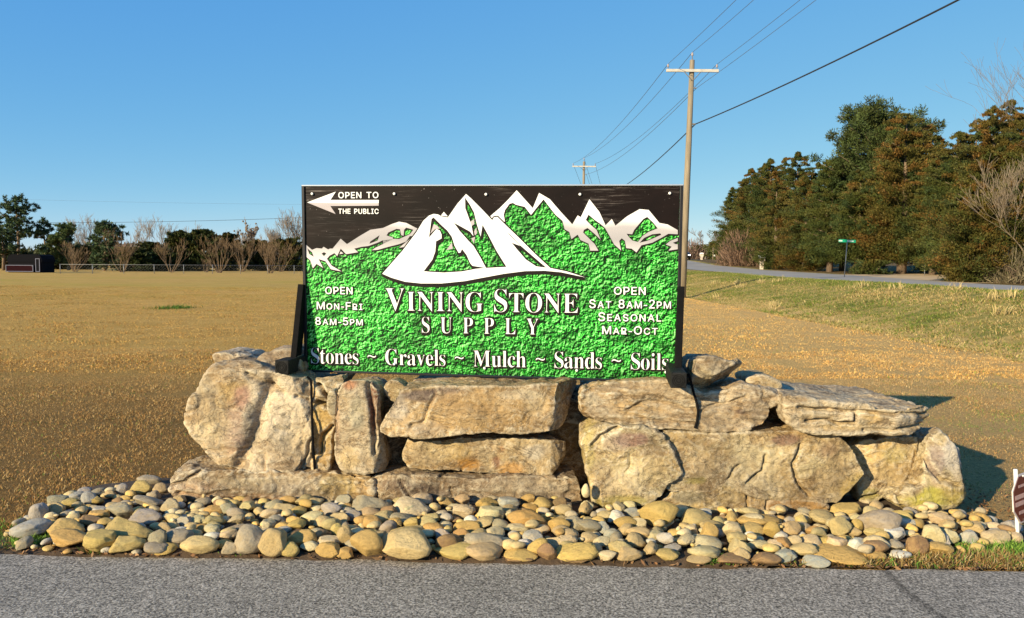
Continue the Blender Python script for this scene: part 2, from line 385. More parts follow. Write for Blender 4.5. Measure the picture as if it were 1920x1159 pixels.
# ------------------------------------------------------------------ boulders
def zc(o, s, pts): return [(o[0] + x / s, o[1] + y / s) for x, y in pts]
R3, R4, R5, R6 = ((330, 650), 3.738), ((680, 680), 3.864), ((1070, 660), 3.622), ((1440, 660), 2.898)
def chaikin(p, it=1):
    p = np.asarray(p, float)
    for _ in range(it):
        q = np.roll(p, -1, 0); p = np.stack([.78 * p + .22 * q, .22 * p + .78 * q], 1).reshape(-1, 2)
    return p
BLD = {}
def boulder(key, name, label, px, d, thick, base, blobs=(), cracks=(), lean=0.0, seed=0, vox=.010, smooth=1, planes=7, pd=.1, amp=1.0, strata=0.0, mat=None, taper=.9, cuts=(), cat='boulder', topback=0.0):
    o = chaikin(px, 1); zz = np.array([U(x, y, d)[2] for x, y in o]); z0 = zz.min()
    fr_ = np.array([U(x, y, d + lean * (z - z0)) for (x, y), z in zip(o, zz)])
    c = fr_.mean(0); n = len(o)
    bk = (fr_ - c) * [taper, 1, taper] + c; bk[:, 1] += thick
    bk[:, 2] = np.maximum(bk[:, 2], fr_[:, 2].min() + .02) - topback * (bk[:, 2] - z0) / max(1e-3, np.ptp(bk[:, 2]))
    bm = bmesh.new(); a = [bm.verts.new(v) for v in fr_]; b2 = [bm.verts.new(v) for v in bk]
    bm.faces.new(a[::-1]); bm.faces.new(b2)
    for i in range(n): bm.faces.new((a[i], a[(i + 1) % n], b2[(i + 1) % n], b2[i]))
    bmesh.ops.recalc_face_normals(bm, faces=bm.faces); bmesh.ops.triangulate(bm, faces=bm.faces[:])
    me = bpy.data.meshes.new('tmp'); bm.to_mesh(me); bm.free()
    ob = bpy.data.objects.new('tmp', me); COL.objects.link(ob)
    r = ob.modifiers.new('r', 'REMESH'); r.mode = 'VOXEL'; r.voxel_size = vox
    s = ob.modifiers.new('s', 'SMOOTH'); s.factor = .5; s.iterations = smooth
    e = ob.evaluated_get(bpy.context.evaluated_depsgraph_get()); m2 = bpy.data.meshes.new_from_object(e)
    bpy.data.objects.remove(ob); bpy.data.meshes.remove(me)
    nv = len(m2.vertices); V = np.empty(nv * 3); m2.vertices.foreach_get('co', V); V = V.reshape(-1, 3)
    g = np.random.default_rng(seed + 100)
    cen = V.mean(0)
    for p_px, nrm in cuts:      # explicit facets: (pixel on the front plane, normal)
        p = U(*p_px, d); nn = np.array(nrm, float); nn /= np.linalg.norm(nn); q = (V - p) @ nn; V = V - np.maximum(q, 0)[:, None] * nn
    for _ in range(int(planes * 1.7)):     # chipped facets
        nn = g.normal(size=3); nn[1] = -abs(nn[1]); nn /= np.linalg.norm(nn)
        q = (V - cen) @ nn; off = q.max() * (1 - pd * g.random()); V = V - np.maximum(q - off, 0)[:, None] * nn * .97
    m2.vertices.foreach_set('co', V.ravel()); m2.update(); Nn = np.empty(nv * 3); m2.vertex_normals.foreach_get('vector', Nn); Nn = Nn.reshape(-1, 3)
    Q = V + seed * 7.3
    D = .016 * fbm(Q * 3, 3, seed) + .010 * fbm(Q * 9, 4, seed + 9) + .0035 * fbm(Q * 30, 3, seed + 12) - .022 * np.clip(.16 - np.abs(fbm(Q * 4.2, 3, seed + 3)), 0, 1) / .16 * np.clip(noise(Q * 2.2, seed + 5) + .25, 0, 1)
    ch = fbm(Q * 5, 2, seed + 21); D = D + .015 * (np.round(ch * 2.5) / 2.5 - ch * .45)
    if strata: D = D + strata * .016 * fbm(Q * [1.6, 1.6, 17], 3, seed + 31) - strata * .012 * np.clip(.12 - np.abs(noise(Q * [.9, .9, 9], seed + 33)), 0, 1) / .12
    V = V + Nn * (D * amp)[:, None]
    pxx, pyy = proj(V); front = V[:, 1] < cen[1]
    for pts, w, dep in cracks:
        pts = np.array(pts, float); dm = np.full(nv, 1e9)
        jx = pxx + 3 * noise(V * 18, 71); jy = pyy + 3 * noise(V * 18, 72); Pp = np.c_[jx, jy]
        for a_, b_ in zip(pts[:-1], pts[1:]):
            ab = b_ - a_; t = np.clip(((Pp - a_) @ ab) / (ab @ ab), 0, 1); dm = np.minimum(dm, np.linalg.norm(Pp - a_ - t[:, None] * ab, axis=1))
        V[:, 1] += np.where(front, 1.25 * dep * np.exp(-(dm / (w * .8)) ** 2), 0)
    cols = np.tile(np.array(base, float), (nv, 1)); jit = fbm(Q * 5, 4, seed + 50)
    w = .5 * sstep(-.05, .55, fbm(Q * 1.7, 3, seed + 70))[:, None]; cols = cols * (1 - w) + np.array((.30, .245, .18)) * w
    w = .45 * sstep(.0, .6, fbm(Q * 2.4, 3, seed + 75))[:, None]; cols = cols * (1 - w) + np.array((.50, .30, .09)) * w; stain_shade = np.zeros(nv)
    for bxp, byp, rx_, ry_, cc, st in blobs:
        q = np.sqrt(((pxx - bxp) / rx_) ** 2 + ((pyy - byp) / ry_) ** 2) + .45 * jit
        w = st * sstep(1.15, .55, q) * front; cols = cols * (1 - w[:, None]) + np.array(cc) * w[:, None]; stain_shade = np.maximum(stain_shade, w)
    cols = cols * .93 + cols.mean(1)[:, None] * np.array([1.02, 1.0, .96]) * .07
    cols = cols * (1 + .26 * fbm(Q * 2.3, 3, seed + 60))[:, None]
    loc = np.array([cen[0], cen[1], V[:, 2].min()])
    m2.vertices.foreach_set('co', (V - loc).astype(np.float32).ravel())
    at = m2.color_attributes.new('col', 'FLOAT_COLOR', 'POINT'); c4 = np.ones((nv, 4), np.float32); c4[:, :3] = np.clip(cols, 0, 1); c4[:, 3] = stain_shade; at.data.foreach_set('color', c4.ravel())
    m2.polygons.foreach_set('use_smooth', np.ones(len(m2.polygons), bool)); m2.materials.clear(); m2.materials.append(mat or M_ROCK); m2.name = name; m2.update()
    ob = link(name, m2, None, label, cat, 'boulders of the dry stacked wall'); ob.location = loc
    BLD[key] = V
    return ob
TAN, PALE, GREY, OCH, RUST, MAUV, DARK, MOSS, CRM = (.45, .32, .18), (.60, .49, .34), (.33, .28, .22), (.50, .31, .10), (.40, .18, .06), (.26, .14, .12), (.10, .075, .055), (.36, .31, .07), (.64, .54, .38)
boulder('D', 'base_slab', 'long low weathered slab under the big pale boulder at the foot of the wall', [(292, 924), (318, 884), (352, 878), (450, 882), (560, 884), (700, 888), (704, 940), (690, 965), (500, 968), (380, 962), (330, 945)], 4.70, .62, (.30, .22, .135),
        [(480, 905, 150, 14, CRM, .6), (380, 920, 60, 25, (.50, .33, .20), .7), (430, 935, 140, 12, (.42, .25, .14), .7), (560, 915, 90, 20, (.24, .20, .15), .7), (640, 915, 40, 25, (.46, .33, .12), .7)], [([(300, 915), (345, 902), (372, 884)], 3, .03), ([(330, 925), (380, 930), (430, 920)], 2.5, .02)], lean=.25, seed=1, strata=.6, amp=1.2)
boulder('I', 'base_slab', 'dark and cream mottled low slab right of the pale slab at the wall foot', [(687, 906), (695, 898), (735, 893), (840, 893), (915, 897), (960, 893), (1085, 893), (1088, 905), (1094, 930), (1095, 968), (900, 970), (760, 968), (695, 945)], 4.69, .62, (.24, .175, .115),
        [(790, 925, 60, 25, (.13, .095, .075), .85), (740, 910, 40, 14, (.16, .11, .085), .7), (1000, 915, 90, 16, CRM, .5), (1000, 940, 80, 22, (.30, .24, .17), .6), (920, 945, 80, 18, (.42, .28, .14), .6)], [([(748, 900), (765, 930), (775, 945)], 2.5, .02), ([(842, 912), (845, 935), (838, 955)], 2, .02)], lean=.12, seed=2, strata=.3, planes=4)
boulder('A', 'boulder', 'largest pale cream boulder with an ochre and mauve hollow, leftmost in the wall', zc(*R3, [(58, 400), (52, 520), (72, 620), (105, 680), (165, 770), (250, 828), (390, 848), (480, 885), (640, 880), (830, 888), (960, 880), (962, 700), (952, 400), (942, 270), (900, 225), (780, 195), (640, 155), (540, 122), (480, 112), (400, 100), (350, 96), (310, 122), (225, 165), (195, 200), (148, 290), (108, 340), (68, 385)]), 4.79, .72, (.60, .49, .35),
        [(440, 735, 35, 40, (.50, .33, .12), .75), (455, 745, 22, 30, (.42, .22, .18), .75), (440, 800, 28, 55, (.36, .22, .18), .6), (468, 790, 16, 60, (.24, .22, .18), .7), (500, 720, 14, 25, (.25, .20, .16), .7), (395, 790, 40, 50, (.58, .46, .27), .6), (560, 830, 35, 50, (.58, .42, .22), .5), (385, 720, 25, 30, CRM, .6), (530, 780, 35, 80, (.64, .53, .38), .6)],
        [([(505, 720), (492, 760), (480, 800), (465, 840), (445, 875)], 15, .05), ([(460, 700), (500, 722), (530, 735)], 5, .03), ([(585, 820), (575, 850), (565, 880)], 3, .03), ([(555, 742), (585, 752)], 3, .025)], lean=.16, seed=3, planes=5, pd=.12, amp=.75)
boulder('B', 'boulder', 'cracked ochre rock between the big pale boulder and the upright stone', zc(*R3, [(935, 235), (1000, 222), (1100, 212), (1160, 190), (1180, 225), (1130, 300), (1110, 400), (1115, 520), (1090, 600), (1090, 700), (1090, 780), (1065, 880), (1000, 890), (940, 890)]), 4.86, .55, (.50, .36, .17),
        [(603, 790, 20, 60, (.55, .37, .12), .7), (600, 720, 20, 20, (.5, .40, .25), .7)], [([(595, 755), (625, 765), (610, 740), (595, 720)], 4, .06), ([(620, 800), (605, 815), (600, 850)], 4, .05)], lean=.08, seed=4, planes=8)
boulder('B2', 'small_stone', 'small smooth upright stone leaning beside the reddish upright stone', zc(*R3, [(1058, 330), (1085, 300), (1125, 310), (1125, 480), (1100, 490), (1060, 480), (1048, 400)]), 4.78, .12, (.45, .37, .22), seed=5, vox=.008, smooth=10, planes=2, amp=.3, cat='stone')
boulder('C', 'upright_stone', 'reddish rimmed tall stone standing upright beside the big pale boulder', zc(*R3, [(1103, 520), (1113, 400), (1130, 300), (1168, 245), (1230, 225), (1335, 230), (1400, 260), (1430, 330), (1440, 480), (1450, 640), (1455, 760), (1475, 850), (1475, 898), (1400, 900), (1210, 900), (1150, 870), (1115, 800), (1105, 700)]), 4.74, .45, (.46, .37, .25),
        [(655, 720, 26, 14, (.42, .17, .08), .8), (700, 770, 9, 90, (.20, .08, .05), .9), (668, 780, 20, 50, (.42, .38, .27), .7), (655, 860, 22, 25, (.54, .38, .17), .7), (632, 770, 8, 80, (.52, .30, .16), .6)], [([(690, 720), (698, 780), (702, 850)], 5, .04)], lean=.06, seed=6, planes=4, amp=.8, cuts=[((699, 790), (.75, -.66, 0))], taper=.85)  # dark right strip: side face's shade put into its reddish colour
boulder('E', 'flat_stone', 'flat pale stone lying behind the big boulder, far left on the wall top', zc(*R3, [(238, 65), (280, 38), (370, 42), (510, 62), (530, 90), (480, 130), (300, 132), (245, 115)]), 5.25, .4, (.52, .44, .34), seed=7, vox=.01, smooth=4, planes=4, amp=.6, strata=.3, cat='stone', taper=.8)
boulder('F', 'flat_stone', 'grey brown flat topped rock under the left black sleeper of the sign', zc(*R3, [(540, 120), (580, 68), (640, 38), (790, 18), (860, 40), (880, 200), (760, 225), (620, 190), (548, 150)]), 5.0, .45, (.36, .28, .20), seed=8, planes=5, vox=.012, amp=.7, lean=.6, strata=.3, cat='stone')
boulder('G', 'stone_slab', 'big grey and tan block at the middle of the wall, topmost under the sign', zc(*R4, [(112, 495), (128, 440), (190, 330), (230, 250), (265, 186), (330, 176), (600, 172), (900, 166), (1300, 158), (1550, 148), (1600, 170), (1612, 210), (1590, 250), (1540, 350), (1510, 450), (1465, 500), (1320, 510), (1000, 514), (700, 524), (560, 556), (480, 560), (360, 540), (300, 530), (160, 535)]), 4.66, .72, (.40, .285, .155),
        [(790, 742, 55, 10, (.17, .125, .11), .9), (840, 737, 35, 9, (.19, .14, .12), .8), (745, 760, 20, 25, (.40, .35, .29), .7), (900, 765, 75, 28, (.55, .36, .16), .8), (1010, 760, 25, 28, (.56, .42, .24), .7), (980, 740, 40, 8, CRM, .6), (800, 805, 30, 12, (.30, .23, .16), .6), (1040, 770, 12, 25, (.5, .42, .32), .6)],
        [([(768, 800), (795, 790), (805, 760), (815, 735)], 4, .018)], lean=.18, seed=9, planes=4, pd=.06, amp=.8, strata=.35, cuts=[((1036, 770), (.9, -.44, .0))], smooth=3)
boulder('H', 'stone_slab', 'rusty orange stained slab sandwiched mid wall below the biggest middle block', zc(*R4, [(262, 600), (288, 560), (350, 540), (560, 555), (680, 535), (900, 530), (1040, 540), (1200, 545), (1340, 555), (1430, 570), (1500, 590), (1500, 640), (1440, 800), (1300, 832), (1100, 832), (980, 826), (800, 806), (600, 792), (420, 788), (330, 765), (298, 720), (282, 680)]), 4.75, .6, (.38, .28, .15),
        [(880, 870, 30, 18, (.58, .29, .05), .9), (850, 850, 50, 16, (.52, .38, .16), .7), (930, 865, 10, 14, (.22, .10, .05), .95), (941, 842, 9, 10, (.25, .13, .06), .8), (960, 880, 25, 20, (.52, .28, .08), .8), (1000, 845, 45, 22, (.42, .38, .32), .8), (800, 855, 40, 22, (.48, .37, .22), .6)], lean=.15, seed=10, planes=5, pd=.08, amp=.8, cuts=[((1046, 860), (.85, -.5, .1))], smooth=5)
boulder('K', 'small_stone', 'small squat stone wedged behind the top block, next to the upright stone', zc(*R4, [(148, 160), (210, 118), (280, 148), (315, 180), (300, 240), (250, 300), (200, 280), (158, 230)]), 4.84, .18, (.40, .31, .17), seed=11, vox=.008, planes=3, amp=.4, cat='stone')
boulder('L', 'stone_slab', 'long cream layered slab carrying the right sign sleeper, upper right of the wall', zc(*R5, [(58, 320), (78, 262), (110, 232), (250, 212), (450, 196), (620, 192), (720, 215), (830, 262), (930, 290), (1060, 265), (1180, 222), (1250, 245), (1400, 275), (1445, 288), (1432, 350), (1365, 372), (1338, 492), (1240, 525), (1100, 550), (850, 540), (700, 530), (560, 526), (400, 496), (250, 494), (100, 474), (74, 420)]), 4.64, .78, (.50, .38, .24),
        [(1180, 765, 60, 22, (.56, .37, .17), .8), (1110, 745, 22, 18, CRM, .7), (1140, 725, 60, 10, (.33, .27, .20), .7), (1390, 772, 18, 8, (.12, .08, .07), .9), (1420, 780, 20, 18, (.36, .31, .25), .6), (1350, 790, 50, 14, (.50, .40, .26), .6), (1250, 730, 50, 10, (.45, .35, .23), .6)],
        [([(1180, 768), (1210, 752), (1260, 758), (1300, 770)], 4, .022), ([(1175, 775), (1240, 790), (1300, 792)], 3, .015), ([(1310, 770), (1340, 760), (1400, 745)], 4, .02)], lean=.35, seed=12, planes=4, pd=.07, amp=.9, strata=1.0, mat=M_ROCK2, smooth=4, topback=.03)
boulder('M1', 'boulder', 'broad block with purple stained top and jagged right edge, right of the wall gap', zc(*R5, [(92, 488), (73, 560), (68, 640), (98, 700), (93, 780), (118, 840), (148, 900), (163, 1075), (350, 1072), (450, 1050), (560, 1020), (640, 965), (680, 890), (785, 832), (815, 770), (720, 680), (650, 590), (600, 545), (500, 518), (300, 496)]), 4.56, .75, (.46, .36, .19),
        [(1185, 825, 45, 14, (.24, .125, .10), .85), (1150, 830, 30, 20, (.36, .26, .20), .6), (1105, 850, 14, 90, (.44, .35, .10), .6), (1160, 910, 40, 30, (.46, .37, .23), .7), (1225, 880, 30, 30, (.50, .38, .20), .6), (1170, 945, 60, 14, (.38, .33, .08), .7)],
        [([(1180, 850), (1182, 875), (1172, 885)], 2, .015), ([(1112, 835), (1130, 815), (1160, 805)], 5, .03)], lean=.10, seed=13, planes=6, pd=.1, amp=.9)
boulder('M2', 'boulder', 'longest lower block, yellowish with a rounded right end, under the upper right slabs', [(1236, 805), (1310, 812), (1400, 812), (1480, 806), (1560, 813), (1595, 829), (1613, 866), (1630, 906), (1622, 925), (1588, 944), (1545, 946), (1450, 938), (1400, 925), (1300, 925), (1240, 930), (1205, 880), (1205, 830)], 4.595, .8, (.48, .38, .21),
        [(1470, 825, 35, 12, (.24, .13, .11), .8), (1550, 845, 30, 22, (.30, .19, .13), .6), (1600, 915, 26, 24, (.46, .33, .07), .7), (1320, 870, 40, 35, (.52, .40, .24), .6), (1310, 900, 25, 10, (.38, .34, .08), .7), (1420, 880, 60, 40, (.50, .41, .25), .6), (1560, 880, 40, 35, (.45, .34, .18), .6), (1290, 818, 40, 10, (.52, .35, .15), .6)],
        [([(1500, 835), (1488, 868), (1495, 905), (1520, 930)], 4, .03), ([(1435, 855), (1430, 885), (1400, 905)], 3, .03), ([(1385, 870), (1370, 885), (1365, 897)], 2.5, .02)], lean=.10, seed=14, planes=5, pd=.09, amp=.9)
boulder('M3', 'boulder', 'squarish greenish block behind the dark cleft, beneath the capping slab', zc(*R6, [(440, 488), (840, 455), (828, 500), (808, 700), (790, 735), (745, 745), (650, 770), (560, 830), (500, 800), (470, 650)]), 4.74, .7, (.45, .36, .19),
        [(1680, 850, 30, 20, (.36, .30, .10), .6), (1640, 930, 30, 14, (.33, .30, .08), .7)], [([(1600, 940), (1640, 930), (1662, 920)], 4, .04)], lean=.05, seed=15, planes=6)
boulder('M4', 'boulder', 'pointed grey topped boulder with mossy yellow foot, at the right end of the wall', zc(*R6, [(872, 455), (960, 405), (1012, 438), (1052, 520), (1078, 580), (1074, 640), (1104, 710), (1124, 748), (1088, 778), (1072, 803), (1020, 855), (850, 878), (700, 878), (610, 835), (655, 778), (755, 752), (828, 735), (850, 690), (866, 560)]), 4.60, .62, (.45, .36, .20),
        [(1790, 850, 22, 45, (.46, .41, .36), .85), (1755, 875, 14, 40, (.28, .21, .19), .8), (1740, 935, 70, 24, (.38, .34, .04), .9), (1790, 930, 30, 20, (.44, .34, .10), .6)],
        [([(1733, 850), (1745, 880), (1765, 900), (1795, 912)], 5, .035), ([(1805, 850), (1810, 890), (1818, 920)], 5, .03)], lean=.18, seed=16, planes=7, pd=.16, amp=.9, taper=.7, cuts=[((1800, 930), (.75, -.65, .15))])
boulder('N', 'boulder', 'low grey green stone half buried under the jagged crack, between pebbles and wall', zc(*R5, [(560, 1030), (640, 985), (700, 935), (815, 902), (900, 912), (1100, 892), (1170, 897), (1240, 940), (1335, 995), (1325, 1060), (1300, 1160), (1100, 1180), (800, 1180), (600, 1120)]), 4.54, .4, (.41, .33, .17),
        [(1290, 930, 35, 14, (.20, .175, .12), .8), (1380, 925, 30, 20, (.42, .32, .17), .6)], [([(1398, 915), (1404, 945), (1402, 965)], 2.5, .03)], lean=.35, seed=17, planes=5, pd=.1)
boulder('N2', 'boulder', 'thin rusty brown ledge stone peeping out under the longest block', zc(*R6, [(0, 805), (150, 795), (330, 825), (340, 870), (200, 910), (0, 900), (-20, 850)]), 4.60, .3, (.40, .24, .10), seed=18, planes=3, amp=.7)
boulder('O', 'cap_slab', 'wide flat grey topped capping slab with split layered edge, upper right end of the wall', zc(*R6, [(82, 232), (110, 232), (250, 256), (500, 292), (690, 315), (860, 312), (935, 312), (950, 345), (948, 382), (880, 424), (800, 454), (600, 459), (400, 459), (250, 444), (105, 404), (92, 330)]), 4.56, .95, (.52, .42, .28),
        [(1530, 780, 40, 14, (.50, .38, .22), .7), (1635, 785, 26, 14, (.56, .36, .12), .7), (1700, 790, 25, 14, (.44, .40, .36), .6), (1580, 800, 60, 10, (.50, .35, .16), .7), (1490, 790, 12, 30, (.44, .38, .30), .6)],
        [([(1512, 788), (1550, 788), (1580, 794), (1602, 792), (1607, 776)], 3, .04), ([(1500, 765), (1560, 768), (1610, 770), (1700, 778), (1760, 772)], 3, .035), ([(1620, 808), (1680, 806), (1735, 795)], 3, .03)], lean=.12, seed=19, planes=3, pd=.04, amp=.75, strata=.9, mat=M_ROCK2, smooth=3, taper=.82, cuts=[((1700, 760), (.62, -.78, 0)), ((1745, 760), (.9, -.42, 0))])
boulder('P', 'boulder', 'wedge shaped grey rock standing on the slab just right of the sign post', zc(*R5, [(812, 160), (828, 70), (870, 48), (950, 42), (1190, 88), (1203, 130), (1188, 215), (1160, 240), (1100, 235), (1000, 268), (920, 300), (870, 318), (838, 270), (832, 190)]), 4.66, .42, (.42, .34, .22),
        [(1320, 710, 20, 24, (.50, .38, .18), .6), (1360, 690, 40, 12, (.40, .34, .26), .6)], lean=.3, seed=20, planes=5, pd=.14, cuts=[((1338, 700), (.5, -.45, -.74)), ((1300, 690), (-.6, -.8, 0))], vox=.01)
boulder('Q', 'flat_stone', 'smooth flat tan stone resting between the wedge rock and the capping slab', zc(*R5, [(1178, 210), (1200, 168), (1300, 152), (1400, 178), (1457, 220), (1452, 250), (1350, 262), (1240, 255)]), 4.86, .3, (.47, .35, .19), seed=21, planes=2, vox=.01, smooth=10, amp=.4, cat='stone')

boulder('R1', 'boulder', 'stone coloured dark as shade, set back between the middle blocks and the purple stained block', [(1030, 735), (1130, 735), (1140, 840), (1135, 960), (1035, 960), (1025, 850)], 5.02, .5, (.07, .055, .04), seed=31, vox=.02, planes=5)  # near-black base puts the gaps' shade into these three rear stones
boulder('R2', 'boulder', 'stone coloured dark as shade, set back between the upright stone and the rusty slab', [(690, 735), (790, 745), (800, 820), (790, 900), (700, 905), (690, 830)], 5.02, .5, (.07, .055, .04), seed=32, vox=.02, planes=5)
boulder('R3', 'boulder', 'core stone coloured dark as shade, in the slot between the layered slab and the capping slab', [(1440, 760), (1520, 762), (1530, 815), (1435, 815)], 5.0, .4, (.07, .055, .04), seed=33, vox=.02, planes=4)

# ------------------------------------------------------------------ river stones
def stone_mesh(seed, rough):
    g = np.random.default_rng(seed); bm = bmesh.new(); bmesh.ops.create_icosphere(bm, subdivisions=4, radius=1.0)
    V = np.array([v.co for v in bm.verts]); Fc = np.array([[v.index for v in f.verts] for f in bm.faces]); bm.free()
    V = V * (1 + (.20 * fbm(V * .8 + seed * 5, 2, seed))[:, None])
    for _ in range(int(g.integers(4, 10))):
        n_ = g.normal(size=3); n_[2] *= .6; n_ /= np.linalg.norm(n_); q = V @ n_; off = q.max() * (1 - g.uniform(.05, .42)); V -= np.maximum(q - off, 0)[:, None] * n_ * .92
    V *= (1 + rough * .03 * fbm(V * 4 + seed, 3, seed + 2))[:, None]; V -= (V.max(0) + V.min(0)) / 2; V /= np.abs(V).max(0)
    return V, Fc
SHAPES = [stone_mesh(300 + i, 1.0 if i % 3 else 2.2) for i in range(16)]
SMESH = [mesh('river_stone', v, f, M_PEB, True) for v, f in SHAPES]
PC = {'ochre': (.50, .325, .10), 'tan': (.47, .35, .165), 'cream': (.55, .44, .25), 'grey': (.36, .33, .27), 'brown': (.24, .145, .07), 'orange': (.46, .27, .085), 'white': (.58, .54, .44), 'taupe': (.33, .275, .185), 'yellow': (.50, .36, .125)}
hx0, hy0, hs = -3.3, 3.8, .012
HX, HY = np.meshgrid(np.arange(hx0, 3.3, hs), np.arange(hy0, 5.2, hs)); HM = bedh(np.c_[HX.ravel(), HY.ravel()]).reshape(HX.shape)
OCC = np.zeros(HX.shape)
for V in BLD.values():      # boulders block the bed
    q = V[V[:, 2] < .28]; ix = ((q[:, 0] - hx0) / hs).astype(int); iy = ((q[:, 1] - hy0) / hs).astype(int)
    ok = (ix >= 0) & (iy >= 0) & (ix < HX.shape[1]) & (iy < HX.shape[0]); OCC[iy[ok], ix[ok]] = 1
WALLF = np.where(OCC.any(0), OCC.argmax(0) * hs + hy0, 5.2)
WALLF = np.array([WALLF[max(0, i - 6):i + 7].min() for i in range(len(WALLF))])
def foot_cells(x, y, a, b_, th):
    R = max(a, b_); i0 = max(0, int((x - R - hx0) / hs)); i1 = min(HX.shape[1], int((x + R - hx0) / hs) + 2); j0 = max(0, int((y - R - hy0) / hs)); j1 = min(HX.shape[0], int((y + R - hy0) / hs) + 2)
    sx, sy = HX[j0:j1, i0:i1] - x, HY[j0:j1, i0:i1] - y; u = (sx * math.cos(th) + sy * math.sin(th)) / a; v = (-sx * math.sin(th) + sy * math.cos(th)) / b_
    r2 = u * u + v * v; return (slice(j0, j1), slice(i0, i1)), r2
def rest(x, y, a, b_, c, th, sink):
    s, r2 = foot_cells(x, y, a, b_, th); k = r2 < .8
    if not k.any(): return None
    low = np.sqrt(np.clip(1 - r2[k], 0, 1)) * c; h = HM[s][k]
    return np.quantile(h + low, .93) - sink * c
def deposit(x, y, z, a, b_, c, th):
    s, r2 = foot_cells(x, y, a, b_, th); k = r2 < 1; t = np.where(k, z + c * np.sqrt(np.clip(1 - r2, 0, 1)), -1); HM[s] = np.maximum(HM[s], t)
STONES = []
def place(x, y, z, a, b_, c, th, colname, jit=.1):
    deposit(x, y, z, a, b_, c, th); STONES.append((x, y, z, a, b_, c, th, colname, jit))
S1 = lambda L: [(x / 3, 860 + y / 3, w / 3, h / 3, c) for x, y, w, h, c in L]
S2 = lambda L: [(640 + x / 3, 880 + y / 3, w / 3, h / 3, c) for x, y, w, h, c in L]
S3 = lambda L: [(1280 + x / 3, 860 + y / 3, w / 3, h / 3, c) for x, y, w, h, c in L]
